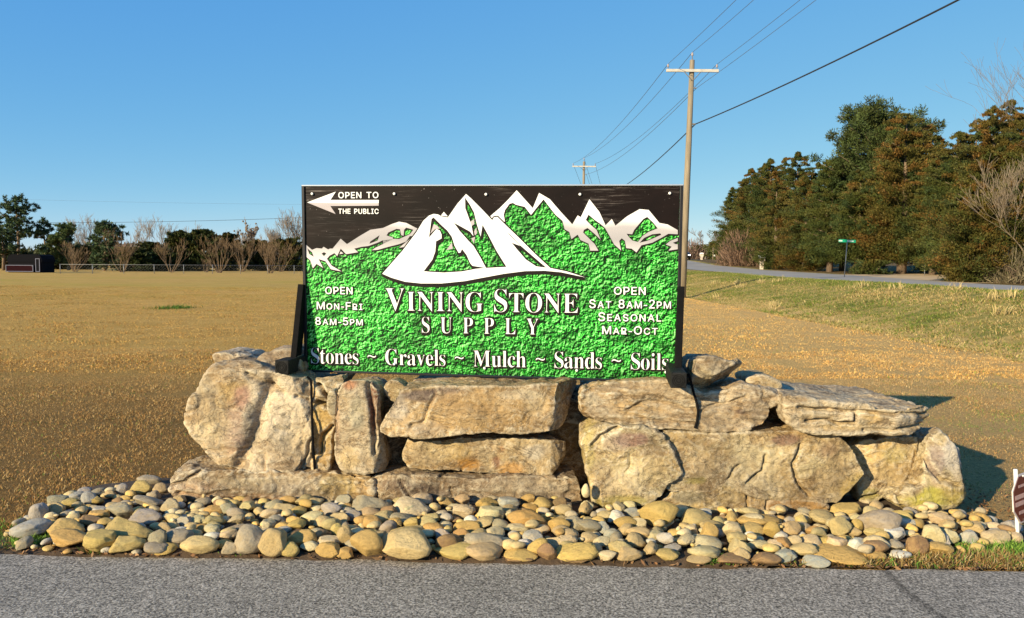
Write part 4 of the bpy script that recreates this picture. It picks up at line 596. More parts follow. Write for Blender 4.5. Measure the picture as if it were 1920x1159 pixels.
# ------------------------------------------------------------------ the sign
GL = json.loads('''{"sE":[[[14,0],[14,17],[35,18],[51,22],[62,30],[70,41],[74,57],[75,78],[75,369],[74,394],[69,413],[62,425],[51,433],[36,437],[16,439],[16,455],[399,455],[399,320],[383,320],[375,357],[361,386],[340,406],[312,420],[276,428],[232,430],[200,428],[186,417],[183,388],[183,246],[193,246],[221,248],[243,256],[259,269],[272,288],[281,313],[288,345],[304,345],[304,118],[287,118],[273,181],[264,195],[254,206],[241,213],[185,222],[183,67],[184,53],[187,42],[192,35],[230,28],[261,29],[289,32],[313,39],[335,48],[354,60],[371,75],[386,94],[399,116],[411,143],[430,143],[402,0]]],"sG":[[[268,-10],[222,-7],[179,3],[141,19],[108,42],[80,70],[57,103],[41,141],[31,183],[28,229],[31,274],[41,315],[57,352],[80,385],[107,413],[139,435],[176,452],[215,462],[257,465],[293,463],[330,454],[369,441],[388,436],[406,443],[419,465],[437,465],[437,308],[420,308],[409,334],[397,357],[382,379],[366,397],[348,413],[329,426],[309,436],[288,441],[267,443],[200,419],[159,347],[146,228],[150,163],[161,110],[180,67],[206,37],[238,19],[275,13],[298,14],[316,19],[328,27],[336,39],[341,53],[343,71],[343,128],[341,146],[337,161],[329,170],[317,176],[299,180],[275,182],[275,198],[500,198],[500,182],[481,180],[466,177],[457,171],[451,161],[447,147],[446,128],[446,29],[387,7],[328,-6]]],"sI":[[[13,0],[13,17],[34,21],[50,26],[61,32],[69,42],[74,56],[75,75],[75,387],[74,405],[70,419],[63,427],[52,433],[36,437],[13,439],[13,455],[244,455],[244,439],[223,437],[207,433],[196,427],[188,419],[184,405],[183,387],[183,77],[187,44],[206,26],[246,17],[246,0]]],"sL":[[[15,0],[15,17],[36,20],[52,24],[62,32],[69,43],[73,59],[75,81],[75,379],[73,399],[69,414],[62,425],[51,432],[36,436],[16,439],[16,455],[250,455],[250,439],[208,434],[199,430],[193,424],[188,416],[182,379],[182,83],[185,47],[200,31],[234,28],[264,29],[291,33],[315,40],[335,49],[354,63],[370,80],[384,100],[397,125],[409,154],[427,154],[402,0]]],"sM":[[[14,0],[14,17],[34,20],[50,24],[61,32],[69,43],[74,58],[75,79],[75,382],[71,416],[53,432],[15,439],[15,455],[185,455],[317,142],[449,455],[617,455],[617,439],[598,436],[583,430],[573,423],[566,412],[561,397],[560,378],[560,85],[565,43],[582,23],[617,17],[617,0],[396,0],[396,17],[433,25],[450,44],[455,83],[455,399],[288,0],[270,0],[105,389],[105,80],[107,57],[112,41],[120,30],[131,23],[148,19],[169,17],[169,0]]],"sN":[[[403,-11],[107,350],[107,79],[108,57],[112,42],[119,31],[129,24],[145,20],[167,17],[167,0],[18,0],[18,17],[54,23],[71,41],[76,79],[76,388],[36,433],[18,439],[18,455],[156,455],[391,169],[391,377],[386,414],[369,431],[331,439],[331,455],[480,455],[480,439],[459,436],[443,432],[433,425],[427,414],[423,398],[422,377],[422,-11]]],"sO":[[[261,-11],[228,-9],[198,-3],[169,7],[142,21],[117,38],[94,58],[75,81],[58,106],[45,134],[35,163],[29,195],[28,228],[29,260],[35,292],[45,321],[58,349],[75,374],[95,397],[117,417],[143,434],[170,448],[200,458],[232,464],[265,466],[298,464],[328,458],[357,448],[384,435],[409,418],[431,399],[451,376],[467,351],[481,323],[490,293],[496,261],[498,228],[496,195],[490,163],[481,134],[467,106],[450,81],[430,58],[408,38],[383,21],[355,7],[325,-3],[294,-9]],[[265,12],[328,36],[367,108],[379,228],[376,293],[365,346],[348,389],[324,419],[294,437],[260,443],[196,419],[158,347],[145,228],[149,163],[159,109],[177,67],[201,37],[230,18]]],"sP":[[[15,0],[15,17],[36,20],[52,24],[62,32],[69,43],[73,59],[75,81],[75,379],[73,398],[69,413],[62,424],[51,431],[36,436],[16,439],[16,455],[214,455],[265,454],[306,449],[336,440],[357,429],[375,415],[390,398],[400,378],[407,356],[409,332],[404,296],[390,266],[367,240],[334,221],[292,209],[242,206],[182,206],[182,81],[183,59],[187,43],[194,32],[205,24],[221,20],[242,17],[242,0]],[[182,230],[201,230],[231,232],[255,240],[272,253],[283,271],[290,297],[292,329],[290,361],[285,387],[275,406],[261,420],[241,428],[216,431],[189,424],[182,398]]],"sS":[[[43,-11],[43,158],[62,158],[75,113],[91,77],[111,50],[136,30],[164,19],[197,15],[220,17],[241,24],[257,36],[269,51],[276,69],[279,89],[273,117],[255,140],[225,160],[163,191],[127,210],[99,231],[77,253],[62,276],[53,302],[50,332],[52,358],[57,381],[67,403],[80,421],[96,437],[115,449],[136,459],[160,464],[185,466],[229,461],[282,448],[291,446],[300,445],[310,447],[317,454],[320,466],[339,466],[339,319],[322,319],[315,343],[305,365],[293,385],[280,402],[265,417],[248,429],[231,438],[213,443],[194,445],[173,443],[155,437],[140,426],[128,413],[122,398],[120,380],[121,364],[127,349],[137,336],[189,303],[253,273],[317,233],[331,219],[342,204],[350,188],[359,133],[357,106],[350,80],[339,58],[323,38],[304,21],[281,8],[254,-2],[225,-8],[192,-10],[158,-8],[126,1],[98,9],[85,12],[69,7],[61,-11]]],"sT":[[[92,0],[92,17],[114,19],[130,23],[142,31],[150,42],[154,59],[156,81],[156,433],[149,433],[116,430],[88,420],[65,403],[47,380],[35,352],[29,318],[11,318],[11,455],[410,455],[410,317],[394,317],[375,382],[333,420],[269,433],[263,81],[265,58],[269,41],[276,30],[288,23],[305,19],[328,17],[328,0]]],"sU":[[[248,-13],[192,-8],[147,6],[114,29],[91,61],[78,103],[73,155],[73,379],[72,398],[68,413],[61,424],[50,431],[35,436],[15,439],[15,455],[240,455],[240,439],[202,432],[185,415],[181,379],[181,140],[183,104],[191,74],[203,51],[221,35],[245,25],[275,22],[340,37],[379,83],[392,159],[392,378],[391,398],[387,413],[379,423],[368,431],[351,436],[328,439],[328,455],[474,455],[474,439],[456,435],[442,429],[433,421],[427,411],[424,396],[422,378],[422,181],[418,118],[403,69],[380,32],[346,7],[302,-8]]],"sV":[[[212,-13],[44,381],[22,420],[14,429],[1,435],[-14,439],[-14,455],[211,455],[211,439],[166,432],[159,427],[154,419],[152,410],[161,378],[259,143],[348,377],[355,409],[353,419],[349,427],[342,432],[299,439],[299,455],[442,455],[442,439],[429,437],[418,434],[408,427],[382,383],[230,-13]]],"sY":[[[101,0],[101,17],[122,20],[138,24],[148,32],[155,43],[159,59],[161,81],[161,179],[46,387],[35,406],[24,421],[14,429],[1,435],[-13,438],[-13,455],[207,455],[207,438],[195,438],[167,432],[156,416],[164,392],[248,226],[333,366],[349,408],[343,424],[326,435],[298,438],[295,455],[439,455],[439,438],[409,424],[383,392],[268,203],[268,81],[269,59],[273,43],[280,32],[291,24],[307,20],[328,17],[328,0]]],"sa":[[[255,-10],[226,-5],[208,10],[200,35],[168,11],[133,-4],[95,-9],[74,-6],[55,0],[40,11],[29,26],[22,43],[20,63],[25,91],[39,115],[63,136],[98,155],[143,173],[199,190],[199,241],[197,258],[193,272],[187,282],[177,290],[164,294],[148,296],[123,293],[109,286],[104,274],[113,257],[123,231],[121,220],[117,210],[110,202],[100,196],[90,192],[77,191],[64,192],[54,196],[45,203],[38,212],[34,223],[33,236],[35,252],[40,266],[49,278],[62,290],[77,300],[95,308],[115,314],[137,317],[162,318],[205,315],[239,307],[263,292],[280,271],[290,244],[293,210],[293,62],[295,40],[304,34],[320,42],[329,28],[306,7],[281,-6]],[[151,34],[174,41],[199,63],[199,169],[154,151],[127,123],[118,84],[122,56],[133,39]]],"sc":[[[156,-10],[131,-8],[108,-1],[87,11],[67,26],[51,45],[38,68],[28,93],[21,120],[19,150],[22,181],[29,210],[40,237],[55,260],[74,280],[96,297],[120,309],[146,317],[175,319],[204,317],[230,310],[250,298],[265,283],[274,265],[277,245],[276,233],[272,223],[266,215],[258,209],[248,205],[236,204],[214,209],[201,225],[196,251],[197,261],[197,271],[194,286],[185,294],[169,297],[138,285],[118,248],[112,187],[115,142],[123,105],[137,76],[156,55],[178,42],[204,38],[227,42],[250,53],[271,72],[285,60],[248,21],[205,-2]]],"sd":[[[140,-10],[117,-8],[97,-1],[78,10],[61,26],[47,44],[35,66],[26,91],[21,118],[19,147],[21,180],[27,210],[36,237],[48,261],[63,281],[81,297],[101,309],[123,316],[146,318],[175,314],[201,301],[223,280],[223,401],[222,413],[218,423],[212,430],[176,439],[176,455],[319,455],[319,75],[325,41],[330,35],[340,30],[353,28],[353,11],[315,8],[271,1],[223,-10],[223,39],[201,12],[173,-5]],[[171,28],[182,30],[192,34],[202,41],[211,51],[218,62],[223,76],[223,242],[220,252],[214,262],[206,270],[174,281],[155,277],[141,267],[130,250],[123,225],[119,193],[118,153],[119,115],[123,83],[130,58],[140,42],[153,32]]],"se":[[[154,-10],[129,-8],[106,-1],[85,10],[66,26],[50,45],[37,69],[27,95],[21,125],[19,157],[21,187],[28,215],[38,240],[51,263],[68,282],[87,298],[109,309],[132,316],[157,318],[193,314],[224,301],[249,280],[268,251],[279,216],[283,173],[283,166],[117,166],[127,97],[154,56],[199,42],[225,47],[248,62],[270,86],[285,73],[248,27],[205,-1]],[[116,192],[201,192],[201,215],[193,277],[186,288],[175,295],[161,297],[136,286],[121,255],[116,203]]],"sh":[[[18,0],[18,16],[45,26],[52,56],[52,399],[46,429],[40,435],[31,438],[19,440],[19,455],[148,455],[148,267],[175,295],[207,313],[243,318],[292,306],[321,271],[330,212],[330,56],[337,26],[343,21],[352,17],[363,16],[363,0],[202,0],[202,16],[223,21],[232,34],[235,56],[235,217],[229,258],[223,265],[215,270],[203,271],[183,267],[164,255],[148,235],[148,56],[154,26],[160,21],[168,17],[180,16],[180,0]]],"si":[[[101,362],[87,364],[75,368],[65,376],[57,387],[52,399],[50,412],[52,426],[57,438],[65,449],[75,457],[87,462],[101,463],[114,462],[126,457],[137,449],[145,438],[150,426],[151,412],[149,399],[145,387],[136,376],[126,368],[114,364]],[[18,0],[18,16],[45,26],[52,56],[52,252],[47,285],[20,293],[21,310],[148,310],[148,56],[154,26],[180,16],[180,0]]],"sl":[[[18,0],[18,16],[45,26],[52,56],[52,398],[47,429],[42,434],[33,438],[20,439],[20,455],[148,455],[148,56],[154,26],[180,16],[180,0]]],"sn":[[[18,0],[18,16],[45,26],[52,56],[52,253],[46,284],[40,289],[31,293],[19,294],[19,310],[148,310],[148,267],[175,296],[207,313],[243,318],[292,306],[321,271],[330,212],[330,56],[337,26],[343,21],[352,17],[363,16],[363,0],[202,0],[202,16],[223,21],[232,34],[235,56],[235,217],[229,258],[223,265],[215,270],[203,271],[183,267],[164,255],[148,235],[148,56],[154,26],[160,21],[168,17],[180,16],[180,0]]],"so":[[[169,-10],[140,-8],[114,-1],[90,11],[69,27],[52,47],[38,70],[27,96],[21,124],[19,154],[21,184],[27,213],[38,239],[52,262],[69,281],[90,297],[114,309],[140,316],[168,318],[196,316],[222,309],[245,298],[266,282],[283,263],[298,240],[308,214],[315,185],[317,154],[315,123],[308,94],[298,69],[284,46],[266,26],[245,11],[222,-1],[197,-8]],[[169,11],[186,14],[199,24],[209,39],[217,81],[220,154],[218,206],[214,245],[208,271],[198,286],[185,296],[169,299],[151,296],[138,286],[128,271],[122,245],[118,206],[117,154],[120,82],[128,39],[138,24],[152,14]]],"sr":[[[18,0],[18,16],[45,26],[52,56],[52,252],[46,285],[20,293],[21,310],[146,310],[146,252],[158,272],[172,288],[187,301],[203,311],[218,316],[233,318],[250,317],[264,312],[275,304],[283,293],[288,281],[289,266],[288,254],[284,243],[278,234],[270,228],[260,224],[248,222],[222,231],[207,250],[189,260],[179,258],[171,252],[162,241],[155,228],[151,211],[149,192],[149,56],[150,42],[153,32],[159,25],[197,16],[197,0]]],"ss":[[[151,-10],[132,-8],[110,-3],[87,6],[73,9],[64,7],[56,1],[51,-9],[36,-9],[36,105],[53,105],[61,79],[72,57],[87,39],[103,26],[121,17],[140,15],[156,16],[168,20],[179,27],[186,35],[191,46],[192,58],[188,76],[176,92],[156,105],[107,130],[85,142],[68,155],[54,169],[45,185],[39,202],[37,220],[40,247],[49,270],[65,291],[86,306],[111,316],[141,319],[166,316],[199,308],[206,306],[213,305],[220,306],[226,311],[230,319],[244,319],[244,222],[228,222],[220,244],[209,262],[196,277],[182,288],[166,294],[149,296],[136,295],[125,292],[116,286],[110,278],[106,269],[105,259],[115,232],[146,212],[191,189],[212,178],[229,165],[241,151],[250,136],[255,117],[257,95],[254,65],[244,39],[228,18],[206,2],[181,-7]]],"st":[[[124,-9],[99,-7],[80,-1],[66,10],[56,26],[50,46],[48,71],[48,279],[20,279],[20,300],[88,369],[129,424],[144,424],[144,310],[208,310],[208,279],[144,279],[144,82],[149,51],[154,45],[160,41],[168,40],[183,44],[195,56],[206,75],[222,66],[198,24],[165,-1]]],"su":[[[131,-10],[103,-7],[81,2],[65,17],[54,38],[48,65],[46,97],[46,248],[39,282],[33,289],[24,293],[11,294],[11,310],[142,310],[142,74],[151,46],[158,40],[166,37],[177,36],[196,39],[213,49],[228,66],[228,248],[221,283],[214,289],[204,293],[189,294],[189,310],[324,310],[324,70],[331,39],[360,30],[360,13],[321,10],[277,3],[228,-10],[228,40],[216,26],[202,13],[186,3],[169,-4],[150,-9]]],"sv":[[[142,-10],[38,248],[22,281],[16,288],[8,292],[-3,293],[-3,310],[164,310],[164,294],[156,294],[141,292],[132,286],[129,276],[130,268],[185,122],[236,253],[241,272],[237,284],[224,292],[203,294],[203,310],[305,310],[305,295],[294,291],[284,286],[278,279],[260,243],[160,-10]]],"s~":[[[34,193],[34,245],[57,265],[84,277],[114,281],[153,277],[203,259],[243,245],[273,241],[313,253],[350,281],[350,229],[326,209],[299,197],[269,193],[231,197],[181,214],[141,229],[110,232],[71,221]]],"c-":[[[337,244],[337,188],[114,188],[114,244]]],"c2":[[[64,0],[64,47],[234,229],[282,282],[311,327],[320,371],[319,389],[315,405],[308,419],[298,431],[287,441],[273,449],[224,460],[205,458],[188,454],[172,447],[159,438],[148,427],[139,413],[132,398],[128,381],[127,362],[66,362],[68,391],[75,418],[86,442],[102,464],[121,482],[143,496],[168,507],[196,513],[225,516],[254,513],[281,507],[306,497],[328,482],[346,465],[361,445],[372,423],[379,398],[381,372],[371,318],[336,259],[267,180],[153,60],[389,57],[389,0]]],"c5":[[[221,-7],[192,-5],[165,1],[140,11],[118,25],[99,41],[83,60],[71,82],[63,105],[60,130],[122,130],[125,115],[130,102],[138,89],[173,60],[221,50],[241,51],[259,56],[276,64],[291,75],[304,89],[314,104],[322,122],[326,141],[328,162],[326,183],[321,203],[314,221],[303,237],[290,251],[275,262],[257,270],[238,275],[218,277],[167,268],[128,246],[67,253],[96,509],[366,509],[366,452],[151,452],[134,301],[178,325],[229,334],[252,332],[274,328],[294,321],[313,311],[330,299],[345,285],[358,269],[370,251],[379,231],[386,210],[390,187],[391,163],[388,132],[381,102],[369,76],[352,52],[332,32],[309,15],[282,3],[253,-4]]],"c8":[[[226,-7],[193,-5],[163,1],[136,11],[111,25],[91,42],[74,62],[62,84],[54,109],[52,135],[53,156],[58,176],[65,195],[75,212],[87,228],[101,241],[117,252],[134,260],[153,265],[129,276],[109,289],[93,308],[80,330],[73,354],[70,380],[73,405],[79,429],[90,450],[106,469],[124,485],[146,498],[170,508],[197,514],[226,516],[255,514],[282,508],[306,498],[328,485],[346,469],[361,450],[373,429],[379,405],[382,380],[379,354],[372,330],[359,308],[343,289],[323,276],[300,267],[319,260],[335,252],[351,241],[365,228],[377,212],[387,195],[395,176],[399,156],[401,135],[398,109],[391,84],[378,62],[362,42],[341,25],[317,11],[289,1],[259,-5]],[[226,49],[248,50],[267,54],[285,60],[300,69],[313,79],[323,91],[331,106],[335,121],[337,139],[335,157],[330,173],[322,189],[312,202],[298,213],[283,223],[265,230],[247,234],[226,235],[206,234],[187,230],[169,223],[154,213],[140,202],[130,189],[122,173],[117,157],[115,139],[117,121],[121,106],[129,91],[139,79],[152,69],[167,60],[185,54],[205,50]],[[226,290],[274,300],[287,308],[298,318],[307,330],[314,344],[318,359],[319,376],[318,392],[314,407],[308,420],[299,432],[288,442],[275,449],[226,460],[177,449],[164,442],[153,432],[145,420],[138,407],[134,392],[133,376],[134,359],[138,344],[145,330],[154,318],[165,308],[178,300]]],"cA":[[[16,0],[201,509],[276,509],[463,0],[395,0],[287,302],[264,372],[232,478],[245,478],[213,371],[191,302],[85,0]],[[110,142],[110,199],[370,199],[370,142]]],"cB":[[[60,0],[60,509],[241,509],[274,507],[304,501],[329,491],[350,477],[367,461],[381,442],[390,421],[396,398],[398,374],[397,353],[393,336],[387,320],[356,286],[315,267],[331,260],[347,254],[363,245],[378,234],[391,220],[402,203],[411,184],[416,161],[418,136],[416,111],[410,88],[400,67],[386,48],[368,31],[344,18],[317,8],[284,2],[247,0]],[[125,57],[245,57],[281,60],[309,67],[330,80],[344,96],[353,115],[355,137],[354,153],[350,169],[342,184],[333,197],[320,209],[306,218],[289,225],[269,229],[248,231],[125,231]],[[125,285],[238,285],[288,296],[302,304],[314,314],[323,326],[330,340],[335,355],[336,372],[333,393],[326,412],[313,429],[294,442],[270,449],[240,452],[125,452]]],"cC":[[[267,-7],[225,-3],[186,7],[150,25],[119,49],[92,79],[70,115],[53,157],[44,203],[40,254],[44,305],[53,352],[70,393],[92,429],[119,459],[150,484],[186,501],[225,512],[267,516],[340,504],[362,496],[383,485],[402,471],[419,456],[435,438],[448,418],[459,397],[467,373],[473,348],[408,348],[389,395],[357,428],[315,449],[267,456],[237,453],[209,445],[184,432],[161,414],[141,391],[125,364],[113,332],[106,295],[103,254],[106,213],[113,177],[125,145],[141,117],[161,94],[184,76],[210,63],[237,56],[267,53],[315,60],[357,81],[389,114],[408,160],[473,160],[467,135],[459,112],[448,91],[435,71],[420,53],[402,38],[383,24],[363,13],[341,5],[317,-2],[293,-6]]],"cE":[[[60,0],[60,509],[372,509],[372,452],[125,452],[125,286],[355,286],[355,229],[125,229],[125,57],[375,57],[375,0]]],"cF":[[[60,0],[60,509],[369,509],[369,452],[125,452],[125,278],[346,278],[346,221],[125,221],[125,0]]],"cH":[[[60,0],[60,509],[125,509],[125,289],[392,289],[392,509],[457,509],[457,0],[392,0],[392,232],[125,232],[125,0]]],"cI":[[[31,0],[31,57],[118,57],[118,452],[31,452],[31,509],[269,509],[269,452],[183,452],[183,57],[269,57],[269,0]]],"cL":[[[60,0],[60,509],[125,509],[125,57],[361,57],[361,0]]],"cM":[[[60,0],[60,509],[152,509],[277,187],[287,159],[299,123],[311,84],[322,49],[307,49],[318,83],[330,121],[342,158],[352,187],[476,509],[568,509],[568,0],[504,0],[504,291],[504,327],[505,369],[506,413],[507,457],[498,409],[482,363],[467,322],[456,291],[342,0],[286,0],[170,291],[159,321],[145,361],[129,408],[112,457],[119,457],[120,416],[121,372],[122,328],[122,291],[122,0]]],"cN":[[[60,0],[60,509],[136,509],[343,183],[363,151],[388,107],[414,55],[405,54],[401,108],[399,157],[399,195],[399,509],[463,509],[463,0],[387,0],[202,290],[177,331],[148,381],[108,452],[119,454],[122,384],[124,328],[125,291],[125,0]]],"cO":[[[267,-7],[225,-3],[186,7],[150,25],[119,49],[92,79],[70,115],[53,157],[44,203],[40,254],[44,305],[53,352],[70,393],[92,429],[119,459],[150,484],[186,501],[225,512],[267,516],[309,512],[348,501],[384,484],[415,459],[442,429],[464,393],[480,352],[490,305],[493,254],[490,203],[480,157],[464,115],[442,79],[415,49],[384,25],[348,7],[309,-3]],[[267,53],[296,55],[324,63],[349,76],[372,94],[392,116],[408,144],[420,176],[428,213],[430,254],[428,295],[420,332],[408,365],[392,392],[372,415],[349,433],[324,446],[296,453],[267,456],[237,453],[210,445],[184,433],[161,415],[142,392],[125,364],[113,332],[106,295],[103,254],[106,213],[113,176],[125,144],[142,117],[161,94],[184,76],[210,63],[237,55]]],"cP":[[[60,0],[60,509],[235,509],[272,506],[305,499],[332,487],[356,471],[375,452],[390,430],[400,404],[407,377],[409,348],[407,318],[400,291],[390,265],[375,243],[356,223],[332,207],[305,195],[272,188],[235,186],[109,186],[109,242],[233,242],[257,244],[279,248],[297,256],[312,266],[324,279],[333,294],[339,310],[343,328],[344,348],[343,367],[339,385],[333,402],[324,416],[312,428],[297,439],[279,446],[257,451],[232,452],[125,452],[125,0]]],"cR":[[[60,0],[60,509],[236,509],[273,506],[305,500],[333,489],[356,473],[376,455],[390,433],[401,408],[407,381],[409,352],[407,323],[401,296],[390,271],[376,250],[356,232],[333,217],[305,206],[273,200],[236,198],[96,198],[96,255],[234,255],[258,256],[280,260],[298,267],[313,276],[325,287],[334,300],[340,316],[344,333],[345,352],[344,371],[340,389],[334,405],[325,419],[313,430],[298,440],[279,446],[258,451],[233,452],[125,452],[125,0]],[[353,0],[230,229],[303,229],[428,0]]],"cS":[[[224,-9],[188,-7],[156,-1],[128,9],[102,23],[81,40],[64,60],[51,83],[42,109],[38,137],[104,137],[108,118],[114,102],[123,88],[136,76],[150,66],[166,59],[224,49],[246,50],[267,54],[286,60],[303,69],[317,79],[329,92],[338,106],[344,122],[346,139],[344,154],[340,168],[332,179],[296,205],[245,222],[184,239],[145,253],[112,269],[86,289],[67,313],[56,341],[52,372],[54,400],[62,425],[75,448],[92,468],[113,484],[138,498],[165,508],[195,514],[227,516],[259,514],[289,508],[316,498],[340,484],[360,468],[377,449],[390,427],[398,403],[401,378],[337,378],[332,402],[320,421],[302,437],[280,449],[254,456],[225,459],[204,457],[185,454],[167,448],[152,440],[139,430],[129,418],[121,405],[117,391],[115,376],[117,359],[122,345],[131,334],[169,308],[212,293],[264,279],[312,264],[359,238],[395,198],[402,180],[407,161],[408,139],[406,112],[399,87],[386,64],[370,43],[349,25],[323,11],[294,0],[261,-7]]],"cT":[[[32,452],[32,509],[417,509],[417,452],[257,452],[257,0],[193,0],[193,452]]],"cU":[[[259,-8],[220,-6],[186,2],[154,15],[126,33],[103,55],[85,80],[71,108],[63,140],[60,173],[60,509],[124,509],[124,178],[126,155],[132,133],[141,113],[153,95],[169,80],[187,68],[208,59],[232,53],[259,52],[285,53],[309,59],[331,68],[349,80],[364,95],[377,113],[385,133],[391,155],[393,178],[393,509],[457,509],[457,173],[454,140],[446,108],[433,80],[414,55],[391,33],[363,15],[332,2],[297,-6]]]}''')
SW, SH = 2.44, 1.228
S_TL, S_TR, S_BL, S_BR = map(np.array, ((-1.3793297, 5.1691656, 2.04147687), (1.04072068, 4.85787948, 2.03391726), (-1.37895368, 5.2019034, .81378583), (1.04109669, 4.89061728, .80622623)))
EX = (S_BR - S_BL) / np.linalg.norm(S_BR - S_BL); EZ = (S_TL - S_BL) / np.linalg.norm(S_TL - S_BL); EN = np.cross(EX, EZ)   # towards the viewer
if EN[1] > 0: EN = -EN
def uv(px, py):
    v = ray(px, py); t = ((S_BL - CAM) @ EN) / (v @ EN); p = CAM + v * t - S_BL; return np.array([p @ EX, p @ EZ])
def onsign(u, v, n=0.0): return S_BL + EX * u + EZ * v + EN * n
sign = empty('sign_board', tuple(onsign(SW / 2, 0)), 'wide printed business sign with white mountain emblem on green rock pattern, standing on the boulders', 'sign')
def flat2d(loops, offset=0.0, ext=0.0):
    cu = bpy.data.curves.new('tmp', 'CURVE'); cu.dimensions = '2D'; cu.fill_mode = 'BOTH' if ext == 0 else 'BOTH'; cu.extrude = ext; cu.offset = offset
    for L in loops:
        s = cu.splines.new('POLY'); s.points.add(len(L) - 1); s.use_cyclic_u = True
        s.points.foreach_set('co', np.c_[np.array(L, float), np.zeros(len(L)), np.ones(len(L))].astype(np.float32).ravel())
    ob = bpy.data.objects.new('tmp', cu); COL.objects.link(ob)
    e = ob.evaluated_get(bpy.context.evaluated_depsgraph_get()); m2 = bpy.data.meshes.new_from_object(e)
    V = np.array([v.co for v in m2.vertices]); Fc = [tuple(p.vertices) for p in m2.polygons]
    bpy.data.objects.remove(ob); bpy.data.curves.remove(cu); bpy.data.meshes.remove(m2); return V, Fc
def decal(name, loops, mat, layer, grow=0.0, parent=None, shift=(0, 0), drop=None):
    """flat printed shape; grow thickens it by stacking slightly shifted copies 0.04 mm apart; drop adds a shadow copy"""
    V, Fc = flat2d(loops, 0.0, 0.0); mb = MB(); k = 0
    sh = [(0, 0)] + ([(grow * math.cos(t), grow * math.sin(t)) for t in np.arange(12) * math.pi / 6] if grow else [])
    if drop: sh += [(drop[0] * f + grow * math.cos(t), drop[1] * f + grow * math.sin(t)) for f in (.5, 1.0) for t in np.arange(0, 8) * math.pi / 4]
    for dx, dy in sh:
        mb.add([onsign(v[0] + shift[0] + dx, v[1] + shift[1] + dy, -.0000 + .0012 + .0006 * layer - .00002 * k) for v in V], Fc); k += 1
    return mb.build(name, mat, parent or sign)
# printed green rock face
mt, nt, b = newmat('green_rock_print'); P = coords(nt)
Ps = mapping(nt, P, (1, 1, 1), (.0055, 0, -.0055))
def rockh(vec):
    a = noise_n(nt, vec, 50, 6, .68, .5); b2 = noise_n(nt, vec, 19, 4, .6, .4)
    k = N(nt, 'ShaderNodeMath'); k.operation = 'ADD'; nt.links.new(a, k.inputs[0]); nt.links.new(b2, k.inputs[1]); return k.outputs[0]
d_ = N(nt, 'ShaderNodeMath'); d_.operation = 'SUBTRACT'; nt.links.new(rockh(P), d_.inputs[0]); nt.links.new(rockh(Ps), d_.inputs[1])
e_ = N(nt, 'ShaderNodeMath'); e_.operation = 'MULTIPLY_ADD'; nt.links.new(d_.outputs[0], e_.inputs[0]); e_.inputs[1].default_value = 2.9; e_.inputs[2].default_value = .465
c = ramp(nt, e_.outputs[0], [(.26, (.002, .010, .003)), (.40, (.006, .11, .010)), (.53, (.028, .42, .032)), (.67, (.075, .64, .07)), (.86, (.34, .82, .28))])
lg = noise_n(nt, mapping(nt, P, (1, 1, 1.6)), 5.5, 5, .65, 1.2)
c = mix(nt, .8, c, ramp(nt, lg, [(.37, .12), (.56, 1.0)]), 'MULTIPLY')
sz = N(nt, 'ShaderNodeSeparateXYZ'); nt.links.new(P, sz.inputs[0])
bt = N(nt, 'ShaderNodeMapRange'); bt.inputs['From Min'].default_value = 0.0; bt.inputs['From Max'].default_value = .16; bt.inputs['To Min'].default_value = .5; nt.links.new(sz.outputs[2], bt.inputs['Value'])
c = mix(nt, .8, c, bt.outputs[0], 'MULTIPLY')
nt.links.new(c, b.inputs['Base Color']); b.inputs['Roughness'].default_value = .45; b.inputs['Specular IOR Level'].default_value = .15
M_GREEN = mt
def vinyl(name, c0, c1, rough=.35, streak=0.0, scale=3):
    mt, nt, b = newmat(name); P = coords(nt)
    c = ramp(nt, noise_n(nt, mapping(nt, P, (1, 1, 2.5)), scale, 4, .6), [(.3, c0), (.7, c1)])
    if streak:  # pale streaks: scratched vinyl, its smudgy reflections put into the colour
        s1 = noise_n(nt, mapping(nt, P, (1.6, 1, 46), (0, 0, 0), (0, .12, 0)), 2.6, 6, .75, .2)
        lm = noise_n(nt, mapping(nt, P, (1.5, 1, 1.5), (1.7, 0, .8)), 1.3, 2, .5)
        k = N(nt, 'ShaderNodeMath'); k.operation = 'MULTIPLY'; nt.links.new(ramp(nt, s1, [(.54, 0.0), (.72, 1.0)]), k.inputs[0]); nt.links.new(ramp(nt, lm, [(.46, 0.0), (.64, streak)]), k.inputs[1])
        c = mix(nt, k.outputs[0], c, (.42, .36, .33))
        sp = noise_n(nt, P, 70, 2, .5); c = mix(nt, ramp(nt, sp, [(.72, 0.0), (.76, .35)]), c, (.4, .36, .34))
    nt.links.new(c, b.inputs['Base Color']); b.inputs['Roughness'].default_value = rough; b.inputs['Specular IOR Level'].default_value = .12
    return mt
M_BROWN = vinyl('dark_brown_print', (.006, .0038, .0032), (.012, .0066, .0055), .4, .5)
M_INK = vinyl('black_print', (.012, .009, .008), (.016, .012, .011), .4)
M_PRW = vinyl('white_print', (.76, .75, .73), (.82, .81, .79), .4)
M_PINK = vinyl('pale_mountain_print', (.50, .42, .42), (.74, .67, .65), .4, scale=5)
mt, nt, b = newmat('metallic_mountain_print'); P = coords(nt); sz = N(nt, 'ShaderNodeSeparateXYZ'); nt.links.new(P, sz.inputs[0])
k = N(nt, 'ShaderNodeMath'); k.operation = 'MULTIPLY_ADD'; k.inputs[1].default_value = -.12; nt.links.new(noise_n(nt, P, 2.2, 2, .5), k.inputs[0]); nt.links.new(sz.outputs[2], k.inputs[2])
c = ramp(nt, k.outputs[0], [(.70, (.62, .57, .56)), (.82, (.34, .32, .33)), (.90, (.40, .37, .38)), (.955, (.76, .72, .70)), (1.0, (.82, .79, .77))])
